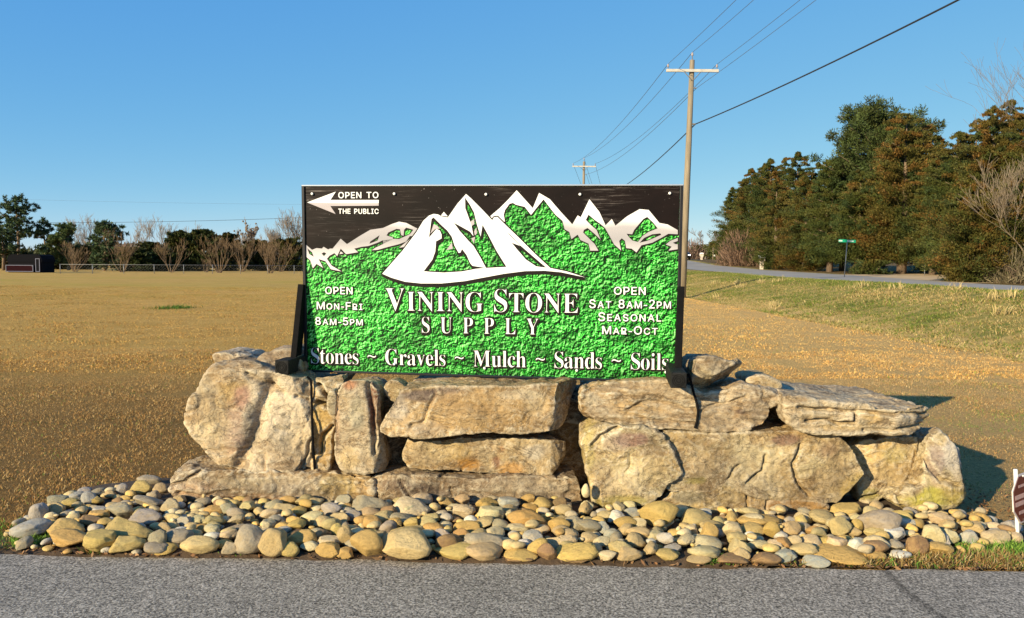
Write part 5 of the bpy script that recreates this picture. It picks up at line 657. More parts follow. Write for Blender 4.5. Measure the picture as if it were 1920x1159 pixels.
nt.links.new(c, b.inputs['Base Color']); b.inputs['Roughness'].default_value = .4; b.inputs['Specular IOR Level'].default_value = .15
M_PINK = mt
M_GRYP = vinyl('grey_print', (.34, .30, .31), (.46, .41, .42), .4)
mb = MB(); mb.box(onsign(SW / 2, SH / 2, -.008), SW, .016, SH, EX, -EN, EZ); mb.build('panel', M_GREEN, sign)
# coloured grounds traced on the photo and carried onto the panel plane
Z1 = lambda p: zc((560, 330), 2.972, p)
Z2 = lambda p: zc((920, 330), 2.971, p)
Z3 = lambda p: zc((700, 350), 4.683, p)
def onp(p): return [tuple(np.clip(uv(x, y), [.001, .001], [SW - .001, SH - .001])) for x, y in p]
RL = Z1([(38, 383), (75, 412), (100, 402), (130, 405), (140, 395), (165, 410), (175, 405), (190, 405), (235, 350), (270, 380), (340, 335), (400, 300), (470, 290), (520, 268), (560, 255), (600, 262), (655, 290), (700, 300), (700, 380), (560, 400), (640, 335), (620, 335), (600, 365), (560, 380), (500, 395), (440, 412), (408, 414), (432, 398), (470, 380), (530, 350), (470, 358), (440, 372), (390, 390), (350, 395), (310, 405), (332, 425), (265, 436), (235, 405), (215, 447), (200, 430), (172, 445), (158, 462), (185, 500), (240, 532), (180, 520), (150, 475), (112, 463), (137, 512), (100, 490), (80, 515), (65, 470), (38, 450)])
HL = [Z1([(490, 332), (500, 315), (545, 295), (565, 297), (572, 330), (585, 333), (588, 300), (600, 288), (640, 300), (620, 325), (560, 352), (525, 350), (527, 343)]), Z1([(400, 365), (452, 330), (440, 360), (395, 378)]), Z1([(48, 402), (75, 425), (85, 450), (60, 435)]), Z1([(128, 432), (142, 425), (155, 432), (142, 447)]), Z1([(235, 420), (250, 432), (228, 436)])]
RR = Z2([(0, 222), (50, 180), (100, 130), (145, 80), (190, 130), (235, 180), (270, 95), (330, 130), (390, 200), (455, 270), (485, 220), (502, 230), (550, 130), (605, 200), (640, 275), (675, 240), (695, 277), (760, 225), (830, 185), (880, 190), (940, 262), (985, 270), (1042, 302), (1042, 325), (990, 322), (950, 345), (900, 372), (840, 386), (812, 426), (785, 405), (755, 402), (748, 362), (730, 347), (716, 362), (727, 416), (688, 382), (660, 330), (637, 290), (612, 268), (580, 245), (545, 215), (530, 245), (560, 275), (590, 300), (613, 356), (578, 322), (540, 290), (520, 300), (515, 315), (540, 340), (580, 380), (600, 416), (555, 416), (545, 377), (500, 357), (485, 327), (450, 352), (438, 312), (412, 297), (400, 250), (385, 237), (360, 215), (325, 170), (295, 130), (260, 172), (225, 217), (190, 172), (140, 160), (125, 150), (105, 155), (80, 190), (73, 215), (80, 255), (40, 250), (0, 260)])
HR = [Z2([(757, 322), (788, 325), (800, 300), (850, 240), (872, 228), (905, 260), (930, 292), (880, 312), (845, 335), (820, 368), (790, 360), (770, 340)]), Z2([(830, 372), (855, 345), (900, 325), (945, 320), (950, 328), (905, 348), (870, 362)])]
RR2 = Z2([(975, 382), (1000, 362), (1042, 345), (1042, 362), (1015, 372), (1030, 380), (1042, 380), (1042, 408), (990, 416), (1008, 394)])
SKY_ = Z1([(36, 383)] + [(75, 412), (100, 402), (130, 405), (140, 395), (165, 410), (190, 405), (235, 350), (270, 380), (340, 335), (400, 300), (470, 290), (520, 268), (560, 255), (600, 262), (655, 290), (700, 300)]) + Z3([(420, 330), (520, 240), (660, 265), (820, 120), (1000, 260), (1040, 300)]) + Z2([(50, 180), (100, 130), (145, 80), (190, 130), (235, 180), (270, 95), (330, 130), (390, 200), (455, 270), (485, 220), (502, 230), (550, 130), (605, 200), (640, 275), (675, 240), (695, 277), (760, 225), (830, 185), (880, 190), (940, 262), (985, 270), (1060, 310)])
sk = [tuple(q) for q in onp(SKY_)]; sk[0] = (.001, sk[0][1]); sk[-1] = (SW - .001, sk[-1][1])
decal('dark_sky', [[(.001, SH - .001)] + sk + [(SW - .001, SH - .001)]], M_BROWN, 0)
for nm, outer, holes in (('far_mountains', RL, HL), ('far_mountains', RR, HR), ('far_mountains', RR2, [])):
    lp = [onp(outer)] + [onp(h) for h in holes]
    o = decal(nm, lp, M_PINK, 2); decal('mountain_outline', lp, M_INK, 1, .005, o, (0, 0), (.003, -.005))
EMB = Z3([(80, 765), (260, 560), (380, 400), (440, 300), (490, 255), (530, 240), (570, 245), (600, 262), (655, 272), (740, 150), (815, 65), (860, 105), (950, 195), (1045, 295), (1060, 270), (1090, 265), (1140, 315), (1280, 450), (1420, 590), (1555, 715), (1700, 745), (1862, 797), (1780, 780), (1650, 752), (1500, 738), (1330, 742), (1150, 765), (960, 800), (800, 830), (600, 850), (420, 850), (280, 835), (160, 800)])
EH = [Z3([(443, 743), (520, 640), (545, 570), (552, 480), (600, 455), (600, 420), (585, 385), (555, 372), (490, 448), (503, 350), (512, 285), (530, 270), (590, 330), (650, 385), (690, 440), (715, 520), (750, 582), (765, 580), (780, 547), (820, 600), (850, 670), (872, 695), (985, 714), (900, 722), (780, 745), (620, 755), (500, 748)]),
      Z3([(806, 95), (850, 160), (885, 225), (910, 330), (943, 438), (960, 335), (1010, 425), (1080, 560), (1170, 705), (990, 714), (940, 620), (880, 520), (840, 480), (760, 390), (708, 317), (760, 345), (850, 395), (880, 435), (862, 340), (830, 250), (808, 190)]),
      Z3([(1115, 312), (1180, 400), (1290, 515), (1400, 610), (1520, 712), (1430, 700), (1340, 640), (1270, 560), (1215, 493), (1290, 520), (1200, 430)])]
lp = [onp(EMB)] + [onp(h) for h in EH]
em = decal('mountain_emblem', lp, M_PRW, 5)
decal('emblem_outline', lp, M_INK, 4, .008, em, (0, 0), (.006, -.016))
for q in ([(512, 385), (530, 330), (560, 340), (585, 370), (545, 372), (500, 415)], [(640, 560), (690, 490), (700, 545)], [(850, 310), (885, 285), (888, 330), (865, 345)], [(885, 395), (905, 360), (912, 410), (893, 430)], [(860, 455), (895, 440), (885, 500)], [(595, 255), (620, 222), (655, 262)]): decal('rock_highlight', [onp(Z3(q))], M_GRYP if q[0][0] != 595 else M_PRW, 5.6, 0, em)
ar = decal('direction_arrow', [onp(Z1([(48, 148), (208, 88), (178, 134), (447, 134), (447, 148)]) + Z1([(447, 150), (447, 166), (178, 168), (207, 212)]))], M_PRW, 5)
decal('arrow_lower_half', [onp(Z1([(48, 148), (178, 151), (447, 151), (447, 166), (178, 168), (207, 212)]))], M_GRYP, 5.7, 0, ar)

def thin(L, dl, sgn):
    L = np.array(L, float); t = np.roll(L, -1, 0) - np.roll(L, 1, 0); t /= np.linalg.norm(t, axis=1)[:, None] + 1e-9
    return L + sgn * dl * np.c_[-t[:, 1], t[:, 0]]
for k_ in GL:
    if k_[0] == 's':
        ar_ = [sum(a[0] * b_[1] - b_[0] * a[1] for a, b_ in zip(L, L[1:] + L[:1])) for L in GL[k_]]; sg = np.sign(max(ar_, key=abs)); GL[k_] = [thin(L, 9, sg).tolist() for L in GL[k_]]
def gb(k): a = np.array([p for L in GL[k] for p in L], float) / 1000; return a.min(0), a.max(0)
def textline(name, s, style, pxl, bl, pxr, br, cap, big=None, track=.10, space=.32, lower=.8, off=0.0, spread=0.0, shadow=(.005, -.008), grow=.006, mat=None, layer=6):
    A, B = uv(pxl, bl), uv(pxr, br); capv = uv(pxl, cap)[1] - A[1]; capg = gb(style + ('S' if style == 's' else 'O'))[1][1] if style == 's' else gb('cE')[1][1]
    capg = gb('sI')[1][1] if style == 's' else capg
    lays, x = [], 0.0
    for i, ch in enumerate(s):
        if ch == ' ': x += space; continue
        k = 1.0 if (big is None or i in big) else lower
        lo, hi = gb(style + ch); lays.append((ch, k, x - lo[0] * k)); x += (hi[0] - lo[0]) * k + track + spread
    tot = x - track - spread; sx = np.linalg.norm(B - A) / tot; sy = capv / capg; dr = (B - A) / np.linalg.norm(B - A); up_ = np.array([-dr[1], dr[0]])
    words, wi = [], []
    st = s.replace(' ', '| |').split('|'); q = 0
    for w in st:
        if w.strip():
            loops = []
            for ch, k, x0 in lays[q:q + len(w)]:
                for L in GL[style + ch]: loops.append([tuple(A + dr * (x0 + p[0] / 1000 * k) * sx + up_ * p[1] / 1000 * k * sy) for p in L])
            q += len(w)
            o = decal('lettering', loops, mat or M_PRW, layer, off)
            decal('letter_outline', loops, M_INK, layer - 2, off + grow, o, (0, 0), shadow)
X1 = lambda x, y: (560 + x / 2.972, 330 + y / 2.972)
X2 = lambda x, y: (920 + x / 2.971, 330 + y / 2.971)
def tl(name, s, style, f, a, b_, capz, **k):
    (xa, ya), (xb, yb), (_, yc) = f(*a), f(*b_), f(a[0], capz); return textline(name, s, style, xa, ya, xb, yb, yc, **k)
cp = dict(off=.0009, grow=.0024, shadow=(.003, -.004), track=.13)
tl('lettering', 'OPEN TO', 'c', X1, (223, 124), (445, 123), 91, **{**cp, 'grow': .001})
tl('lettering', 'THE PUBLIC', 'c', X1, (223, 210), (446, 211), 183, **{**cp, 'grow': .001, 'off': .0010})
tl('lettering', 'OPEN', 'c', X1, (150, 657), (301, 659), 618, **cp)
tl('lettering', 'MON-FRI', 'c', X1, (103, 742), (356, 746), 701, big=(0, 4), **cp)
tl('lettering', '8AM-5PM', 'c', X1, (95, 828), (358, 832), 787, big=(0, 4), **cp)
tl('lettering', 'OPEN', 'c', X2, (687, 660), (862, 662), 618, **cp)
tl('lettering', 'SAT 8AM-2PM', 'c', X2, (550, 735), (1003, 738), 688, big=(0, 4, 8), **cp)
tl('lettering', 'SEASONAL', 'c', X2, (600, 807), (949, 810), 760, big=(0,), **cp)
tl('lettering', 'MAR-OCT', 'c', X2, (622, 880), (929, 883), 836, big=(0, 4), **cp)
sp_ = dict(grow=.0075, shadow=(.006, -.011))
X3 = lambda x, y: (700 + x / 4.683, 520 + y / 4.683)
tl('lettering', 'VINING', 's', X3, (105, 292), (968, 303), 97, big=(0,), lower=.85, off=0, track=.035, **sp_)
tl('lettering', 'STONE', 's', X3, (1063, 305), (1797, 314), 107, big=(0,), lower=.84, off=0, track=.045, **sp_)
tl('lettering', 'SUPPLY', 's', X3, (428, 487), (1450, 504), 350, off=0, track=.42, **sp_)
textline('lettering', 'Stones ~ Gravels ~ Mulch ~ Sands ~ Soils', 's', 584, 681.5, 1253, 694, 652.5, off=0, track=.03, space=.30, grow=.006, shadow=(.004, -.006))

# frame, screws, posts, braces and sleepers
M_FRAME = simple('black_frame_metal', (.02, .018, .02), .35, .3, var=.2, scale=8)
M_TOP = simple('bright_edge_trim', (.75, .76, .78), .2, .8, var=.1, scale=6)
fr = MB(); t = .02
for u, v, a, b_ in ((-t / 2 - .001, SH / 2, t, SH + .02), (SW + t / 2 + .001, SH / 2, t, SH + .02)): fr.box(onsign(u, v, -.010), a, .045, b_, EX, -EN, EZ, .003)
fr.box(onsign(SW / 2, -.008, -.010), SW - .002, .04, .012, EX, -EN, EZ, .003)
f0 = fr.build('frame', M_FRAME, sign)
MB().box(onsign(SW / 2, SH + .006, -.012), SW + .04, .05, .010, EX, -EN, EZ, .002).build('top_trim', M_TOP, f0)
for px, py in [X1(78, 100), X1(535, 100), X1(1045, 103), X2(498, 103), X2(997, 97), X1(535, 1047), X2(480, 1082), X2(975, 1092), (909, 690)]:
    u, v = uv(px, py); bm = bmesh.new(); bmesh.ops.create_uvsphere(bm, u_segments=12, v_segments=8, radius=.009)
    V = np.array([onsign(u + q.co.x, v + q.co.y, .012 + q.co.z * .5) for q in bm.verts]); bm.verts.index_update(); obj('screw', V, [[q.index for q in f.verts] for f in bm.faces], M_WHITE, sign, True); bm.free()
# timber sleepers point forward out of the sign plane at both ends; an upright behind the panel and a brace on the outside
HZ = np.array([EN[0], EN[1], 0]); HZ /= np.linalg.norm(HZ); HX_ = np.array([-HZ[1], HZ[0], 0]); HX_ = HX_ if HX_[0] > 0 else -HX_
mt, nt, b = newmat('black_end_grain'); P = coords(nt)
M_SLEEP = simple('black_weathered_timber', (.012, .0115, .011), .7, var=.6, scale=18, bumpv=.8, bscale=60, spec=.15)
def sleeper(pxc, pyc, d, back, w=.092):
    c0 = U(pxc, pyc, d); c1 = c0 - HZ * back; s = MB(); cen = (c0 + c1) / 2
    s.box(cen, w, back, w, HX_, -HZ, (0, 0, 1), .006); return s.build('sleeper', M_SLEEP, sign), c0
sl1, p1 = sleeper(528, 689, 4.90, .62); sl2, p2 = sleeper(1272.5, 713.5, 4.46, .62)
for cen, o in ((p1, sl1), (p2, sl2)):     # end grain rings
    r = MB()
    for rr in (.012, .024, .034): r.tube([cen + HZ * .001 + HX_ * rr * math.cos(a) + np.array([0, 0, rr * math.sin(a)]) for a in np.linspace(0, 6.283, 22)], .0022, 4, False)
    r.build('end_grain', M_BLACK, o)
def brace(pa, pb, w=.04, dp=.089):
    ax = pb - pa; L = np.linalg.norm(ax); ax /= L; ey = np.cross(ax, HX_); ey /= np.linalg.norm(ey); return MB().box((pa + pb) / 2, w, dp, L, HX_, ey, ax, .003)
brace(U(554, 678, 5.10), U(568.5, 535, 5.20)).build('brace', M_BLACK, sign)
brace(U(1270.5, 699, 4.72), U(1276.5, 540, 4.86)).build('brace', M_BLACK, sign)
for u, z_ in ((.06, .90), (SW - .06, .84)):
    a = onsign(u, 0, -.065); a[2] = z_; bb = onsign(u, SH - .05, -.065); brace(a, bb, .04, .089).build('post', M_BLACK, sign)
brace(onsign(.03, .07, -.064), onsign(SW - .03, .07, -.064)) if False else None
mb = MB(); mb.box(onsign(SW / 2, .12, -.036), SW - .1, .038, .089, EX, -EN, EZ, .003); mb.box(onsign(SW / 2, SH - .12, -.036), SW - .1, .038, .089, EX, -EN, EZ, .003); mb.build('rail', M_BLACK, sign)
# black tie down straps over the boulders
def strap(pts, keys, label, r=.008):
    out = []
    for x, y in pts:
        best = 9
        for k in keys:
            V = BLD[k]; px, py = proj(V); q = (np.abs(px - x) < 7) & (np.abs(py - y) < 7)
            if q.any(): best = min(best, V[q, 1].min())
        out.append(U(x, y, (best if best < 9 else 4.75) - r * .8))
    o = MB().tube(out, r, 6); l = np.array(out[-1]); return topobj('strap', o.V, o.F, M_BLACK, tuple(l), label=label, cat='strap')
strap([(576, 706), (582, 712), (584, 725), (584, 745), (585, 765), (585, 790), (586, 815), (587, 840), (589, 862), (590, 880)], 'AB', 'black strap tied down over the big pale boulder from the left sleeper')
strap([(1291, 700), (1296, 718), (1301, 738), (1307, 758), (1309, 772), (1307, 790), (1303, 803)], 'LP', 'black strap hanging over the cream layered slab from the right sleeper')

# ------------------------------------------------------------------ utility poles and wires
def pole(loc, top, lean=0.0, lampless=True, label=''):
    x, y, z = loc; r = empty('utility_pole', (x, y, z), label, 'utility pole', 'wooden poles along the road')
    H = top - z; tx = lean * H
    MB().tube([(x, y, z - .3), (x + tx * .5, y, z + H * .5), (x + tx, y, top)], [.175, .15, .115], 12).build('pole', M_POLE, r, True)
    az = top - .52; axx = x + tx * .92
    MB().box((axx, y - .17, az), 2.42, .10, .13, bev=.01).build('crossarm', M_ARM, r)
    for s in (-1, 1):
        MB().tube([(axx + s * .42, y - .19, az - .02), (axx + s * .06, y - .19, az - .42)], .02, 4).build('arm_brace', M_GALV, r)
        i_ = MB().tube([(axx + s * 1.13, y - .17, az + h) for h in (.06, .16, .17, .21, .22, .27, .30)], [.018, .018, .05, .055, .035, .05, .02], 10).build('insulator', M_PORC, r, True)
    MB().tube([(x + tx, y, top + h) for h in (0, .2, .21, .26, .27, .32, .36)], [.02, .02, .05, .06, .04, .05, .02], 10).build('insulator', M_PORC, r, True)
    for zz, rr in ((top - 1.3, .03), (top - 2.95, .04)): MB().tube([(x + tx * .8 + .10, y - .1, zz), (x + tx * .8 + .25, y - .1, zz)], rr, 6).build('bracket', M_GALV, r)
    return dict(l=np.array([axx - 1.13, y - .17, az + .30]), r=np.array([axx + 1.13, y - .17, az + .30]), t=np.array([x + tx, y, top + .36]), n=np.array([x + tx * .8 + .25, y - .1, top - 1.3]), c=np.array([x + tx * .75 + .25, y - .1, top - 2.95]))
g1 = U(1279, 555, 36.6); g1[2] = float(height(g1[0], 36.6)); t1 = U(1298, 113, 36.6)
A1 = pole(g1, t1[2], (t1[0] - g1[0]) / (t1[2] - g1[2]), label='tall weathered wooden utility pole with crossarm rising just beyond the right edge of the sign')
t2 = U(1095, 303, 80); A2 = pole((t2[0], 80, float(height(t2[0], 80))), t2[2], 0, label='distant small utility pole with crossarm seen above the top edge of the sign')
def beyond(a, px, py, d, sag, yend=-4.0):
    """end point of the span that carries the wire from a through a point measured in the photo"""
    m_ = U(px, py, d); t = (a[1] - d) / (a[1] - yend); m_[2] += 4 * sag * t * (1 - t); return a + (m_ - a) / t
A0 = dict(l=beyond(A1['l'], 1380, 0, 27.8, .5), t=beyond(A1['t'], 1413, 0, 28.5, .5), r=beyond(A1['r'], 1500, 0, 27.8, .5), n=beyond(A1['n'], 1530, 0, 27, .5), c=beyond(A1['c'], 1797, 0, 19, .55))
A3 = dict(l=np.array([14.0, 128, 9.2]), t=np.array([15.0, 128, 10.0]), r=np.array([16.2, 128, 9.2]), n=np.array([15.4, 128, 8.4]), c=np.array([15.5, 128, 6.0]))
def wire(a, b_, sag, r, mat, label, n=28, cat='wire', group='overhead wires'):
    t = np.linspace(0, 1, n); p = a[None] + (b_ - a)[None] * t[:, None]; p[:, 2] -= 4 * sag * t * (1 - t)
    o = MB().tube(p, r, 5); return topobj('overhead_wire' if cat == 'wire' else 'cable', o.V, o.F, mat, tuple(p[n // 2]), label=label, cat=cat, group=group)
for k, nm in (('l', 'left end of the near crossarm'), ('t', 'top insulator of the near pole'), ('r', 'right end of the near crossarm'), ('n', 'side bracket of the near pole')):
    wire(A0[k], A1[k], .5, .010, M_ALU, f'thin wire running up out of the picture, {nm}')
    wire(A1[k], A2[k], .7, .013, M_ALU, f'thin wire to the distant pole from the {nm}')
    wire(A2[k], A3[k], .6, .016, M_ALU, f'faint wire past the distant pole, in line with the {nm}')
wire(A0['c'], A1['c'], .55, .026, M_WIRE, 'thick black cable climbing to the upper right from the near pole', cat='cable')
cB = U(1130, 346, 88); wire(A1['c'], cB + (cB - A1['c']) * .5, 1.4, .028, M_WIRE, 'thick black cable sagging from the near pole down behind the sign', cat='cable')
wire(U(-300, 412, 150), U(780, 398, 150), 1.2, .035, M_WIRE, 'dark wire crossing low over the left treetops', group='far wires on the left')
wire(U(-300, 362, 150), U(780, 384, 150), .6, .012, M_ALU, 'very faint wire high above the left treetops', group='far wires on the left')

# ------------------------------------------------------------------ trees
def quads(C, D, L, Wd, cols, g, fold=.0):
    n = len(C); D = D / (np.linalg.norm(D, axis=1)[:, None] + 1e-9); S = np.cross(D, g.normal(size=(n, 3))); S /= np.linalg.norm(S, axis=1)[:, None] + 1e-9
    L = L[:, None]; Wd = Wd[:, None]; V = np.stack([C - D * L * .5, C + S * Wd * .5, C + D * L * .5, C - S * Wd * .5], 1).reshape(-1, 3)
    return V, np.arange(4 * n).reshape(n, 4), np.repeat(cols, 4, 0)
def tree_root(name, x, y, label, cat, group):
    return empty(name, (x, y, float(height(x, y))), label, cat, group)
CED_G = [(.055, .068, .016), (.042, .060, .018), (.072, .076, .017)]
CED_R = [(.145, .075, .018), (.115, .082, .018), (.085, .075, .017)]
def cedar(x, y, H, R, seed, label, mixr=.3, nb=230, nl=85, low=.03, group='evergreens beyond the road', ls=1.0, shape=.8, tip=.0, dark=1.0):
    r = tree_root('cedar_tree', x, y, label, 'tree', group); z = r.location.z; g = np.random.default_rng(seed)
    k = MB().tube([(x, y, z - .3), (x + .1, y, z + H * .3), (x, y, z + H * .90)], [R * .085 + .05, R * .06 + .04, .02], 8)
    for i in range(26):
        a = g.uniform(0, 6.28); t = g.uniform(max(low, .05), .8); rr = R * .75 * (1 - t) ** .7; k.tube([(x, y, z + H * t), (x + rr * math.cos(a), y + rr * math.sin(a), z + H * t + rr * .35)], [.05, .012], 4)
    k.build('trunk', M_BARK, r, True)
    ph = g.uniform(0, 6.28, 6); t = low + (1 - low) * (1 - np.sqrt(1 - .985 * g.random(nb))); t[:70] = g.uniform(.55, .995, 70); a = g.uniform(0, 6.28, nb)
    lump = 1 + .20 * np.sin(3 * a + ph[0] + 7 * t) + .16 * np.sin(5 * a + ph[1] - 9 * t) + .12 * np.sin(2 * a + ph[2] + 15 * t)
    rad = R * np.clip((1 - t), 0, 1) ** shape * np.clip((t - low + .06) / .14, .45, 1) * lump * g.uniform(.62, 1.15, nb) * np.where(t > .86, 1 - (t - .86) * 2.6, 1) + .09
    bd = np.stack([np.cos(a), np.sin(a), .25 + .55 * g.random(nb) + t * .7], 1)
    base = np.stack([np.full(nb, x), np.full(nb, y), z + H * t * .97], 1)
    s = g.beta(2.4, 1.1, (nb, nl)); Cc = base[:, None] + np.stack([np.cos(a)[:, None] * rad[:, None] * s, np.sin(a)[:, None] * rad[:, None] * s, (rad * (.18 + .35 * t))[:, None] * s - .12 * R * s * s], 2)
    sp = .045 * R + .10; Cc = Cc + g.normal(size=Cc.shape) * np.array([sp, sp, sp * .75]) * (.45 + .5 * s[..., None]) * np.clip(1.25 - t, .3, 1)[:, None, None]
    Dd = bd[:, None] + g.normal(size=Cc.shape) * .55
    fb = noise(np.stack([np.cos(a) * R, np.sin(a) * R, t * H * .6], 1) * .55 + seed, 3) + .25 * g.normal(size=nb) + (mixr * 2 - 1) * .9 + (t - .5) * .7
    w = sstep(-.35, .45, fb)[:, None] * (.25 + .75 * s); w = w[..., None]
    cg = np.array(CED_G)[g.integers(0, 3, nb)][:, None]; cr = np.array(CED_R)[g.integers(0, 3, nb)][:, None]
    cc = (cg * (1 - w) + cr * w) * g.uniform(.65, 1.4, (nb, nl, 1)) * dark
    L = g.uniform(.16, .40, nb * nl) * ls * (.6 + R * .16); Wd = L * g.uniform(.22, .42, nb * nl)
    V, Fq, c3 = quads(Cc.reshape(-1, 3), Dd.reshape(-1, 3), L, Wd, cc.reshape(-1, 3), g)
    obj('crown', V, Fq, M_LEAF, r, cols=c3); return r
def pine(x, y, H, R, seed, label, nb=60, nl=260, low=.25, group='pines', col=(.045, .075, .03), top=.55, ls=1.0, open_=1.0):
    r = tree_root('pine_tree', x, y, label, 'tree', group); z = r.location.z; g = np.random.default_rng(seed)
    k = MB().tube([(x, y, z - .3), (x + .15, y, z + H * .4), (x - .1, y, z + H * .93)], [R * .06 + .08, R * .045 + .06, .03], 8)
    Cc, Dd, cc = [], [], []
    for i in range(nb):
        t = low + (1 - low) * (i + g.random()) / nb; a = g.uniform(0, 6.28); f = (1 - ((t - top) / (1 - top)) ** 2) ** .6 if t > top else .55 + .45 * (t - low) / (top - low)
        rr = R * f * g.uniform(.45, 1.08); b0 = np.array([x, y, z + H * t * .96]); b1 = b0 + [rr * math.cos(a), rr * math.sin(a), rr * g.uniform(.05, .5)]
        k.tube([b0, (b0 + b1) / 2 + [0, 0, -.06 * rr], b1], [.06, .035, .012], 4)
        for q in range(int(2 + rr * 1.7)):
            sft = g.uniform(.42, 1.0); c0 = b0 + (b1 - b0) * sft + g.normal(size=3) * [.16 * R, .16 * R, .10 * R] * .8; m_ = int(nl / 4)
            u = g.normal(size=(m_, 3)); u /= np.linalg.norm(u, axis=1)[:, None]; u[:, 2] = u[:, 2] * .8 + .25
            rad = (.20 + .06 * R) * open_
            Cc.append(c0 + u * rad * g.uniform(.25, 1, (m_, 1))); Dd.append(u + .3 * g.normal(size=u.shape)); cc.append(np.array(col) * g.uniform(.55, 1.5, (m_, 1)) * g.uniform(.8, 1.25) + [.012 * g.random(), 0, 0])
    k.build('trunk', M_BARK, r, True); Cc = np.vstack(Cc); n = len(Cc); L = g.uniform(.25, .5, n) * ls; V, Fq, c3 = quads(Cc, np.vstack(Dd), L, L * .22, np.vstack(cc), g)
    obj('crown', V, Fq, M_NEEDLE, r, cols=c3); return r
def bare(name, x, y, H, seed, label, mat, stems=1, spread=.5, rmin=.012, depth=6, r0=None, first=.3, fan=.75, group=None, cat='tree', twig=None, kids=(2, 4), upward=.35, lean=(0, 0), clip=None):
    r = tree_root(name, x, y, label, cat, group); z = r.location.z; g = random.Random(seed); tr, tw = MB(), MB()
    r0 = r0 or H * .018
    def grow(p, d, L, rad, lev):
        n = 3; pts = [p]; dd = d
        for i in range(n):
            dd = (dd + Vector((g.gauss(0, .10), g.gauss(0, .10), g.gauss(0, .07) + upward * .12))).normalized(); pts.append(pts[-1] + dd * L / n)
        e = max(rmin, rad * .62); rs = [rad + (e - rad) * i / n for i in range(n + 1)]
        (tr if lev < 2 else tw).tube(pts, rs, 6 if lev < 2 else 4 if lev < 4 else 3, False)
        if lev >= depth: return
        for i in range(g.randint(*kids)):
            f = g.uniform(.35, 1.0) if i else 1.0; q = pts[0].lerp(pts[-1], f) if f < 1 else pts[-1]
            if f < 1: q = pts[max(1, min(n, int(f * n + .5)))]
            ax = Vector((g.gauss(0, 1), g.gauss(0, 1), g.gauss(0, .4))).normalized(); nd = (dd + ax * fan * g.uniform(.5, 1.1) + Vector((0, 0, upward * .4))).normalized()
            grow(q, nd, L * g.uniform(.58, .86), max(rmin, e * g.uniform(.6, .9)), lev + 1)
    for s in range(stems):
        a = 6.283 * s / stems + g.uniform(-.3, .3); sp = spread * g.uniform(.4, 1.1) if stems > 1 else 0
        grow(Vector((x + .12 * math.cos(a) * (stems > 1), y + .12 * math.sin(a) * (stems > 1), z - .1)), Vector((math.cos(a) * sp + lean[0], math.sin(a) * sp + lean[1], 1)).normalized(), H * first, r0 * g.uniform(.8, 1.1), 0)
    tr.build('trunk', mat, r, True); tw.build('branches', twig or mat, r); return r
def at(px, d): p = U(px, 500, d); return float(p[0]), d
def hgt(px, py, d): p = U(px, py, d); return float(p[2] - height(p[0], d))
def cw(px, hw, d): return hw / F * d
# evergreens beyond the road, from far left to near right
for i, (px, ty, hw, d, mr, lab) in enumerate([
    (1372, 352, 30, 95, .15, 'dark green cedar at the far left end of the roadside evergreens'),
    (1405, 318, 40, 90, .45, 'brown tinged cedar second from the far end of the roadside row'),
    (1440, 300, 45, 86, .30, 'olive cedar with a pointed top above the brown thicket'),
    (1490, 286, 46, 82, .08, 'dark pointed cedar with two leaders, left of the tall pine'),
    (1452, 335, 34, 76, .62, 'rust tinted narrow cedar in front of the dark pointed cedar'),
    (1508, 328, 40, 70, .72, 'orange brown cedar behind the roadside mailbox, left of the green street sign'),
    (1555, 300, 52, 66, .12, 'deep green cedar whose foot hides behind the green street sign'),
    (1578, 268, 46, 69, .06, 'dark green cedar filling the gap left of the tall pine'),
    (1608, 318, 56, 60, .20, 'broad dark green cedar in front of the tall pine'),
    (1690, 212, 82, 58, .80, 'tallest rust coloured cedar at the centre of the roadside row'),
    (1748, 300, 52, 55, .30, 'olive cedar leaning against the tallest rust coloured cedar on its right'),
    (1790, 250, 60, 52, .42, 'brown green ragged cedar above the dark driveway gap'),
    (1852, 196, 70, 49, .45, 'high ragged brownish cedar at the right, behind the bare pale limbs'),
    (1925, 170, 70, 47, .50, 'tall cedar at the right edge of the picture behind the bare tree'),
    (1826, 345, 66, 42.5, .62, 'nearest bushy olive cedar sweeping to the ground at the road edge'),
    (1905, 330, 64, 42, .40, 'cedar at the right edge with its foot in the roadside thicket'),
    (1392, 338, 34, 100, .2, 'dim green cedar behind the far end pair'), (1428, 308, 36, 98, .3, 'tall cedar in the back row, third from the far end'), (1468, 296, 38, 94, .2, 'back row cedar just left of the pointed dark one'), (1528, 306, 40, 84, .3, 'back row cedar filling the sky between orange cedar and tall pine'), (1738, 236, 50, 64, .45, 'rusty back row cedar on the right shoulder of the tallest one'), (1820, 226, 56, 58, .4, 'back row cedar between the ragged brownish pair'), (1880, 190, 60, 55, .45, 'back row cedar below the fine bare twigs')]):
    x, y = at(px, d)
    if x < 25.0: x = 25.0 if d > 44 else 24.4
    cedar(x, y, hgt(px, ty, d) * 1.045, cw(px, hw, d) * (1.4 if i < 6 else 1.2), 40 + i, lab, mr, nb=330 if hw < 60 else 460, nl=220, ls=.52, low=.10 if i in (6, 7, 8, 9, 10, 11) else .02, shape=.50 if hw > 50 else .56)
x, y = at(1638, 66); pine(x, y, hgt(1638, 196, 66), cw(0, 118, 66), 71, 'tall round topped dark green pine behind the rust coloured cedar', nb=190, nl=420, ls=.75, low=.10, top=.42, group='pines', col=(.046, .066, .018), open_=1.1)
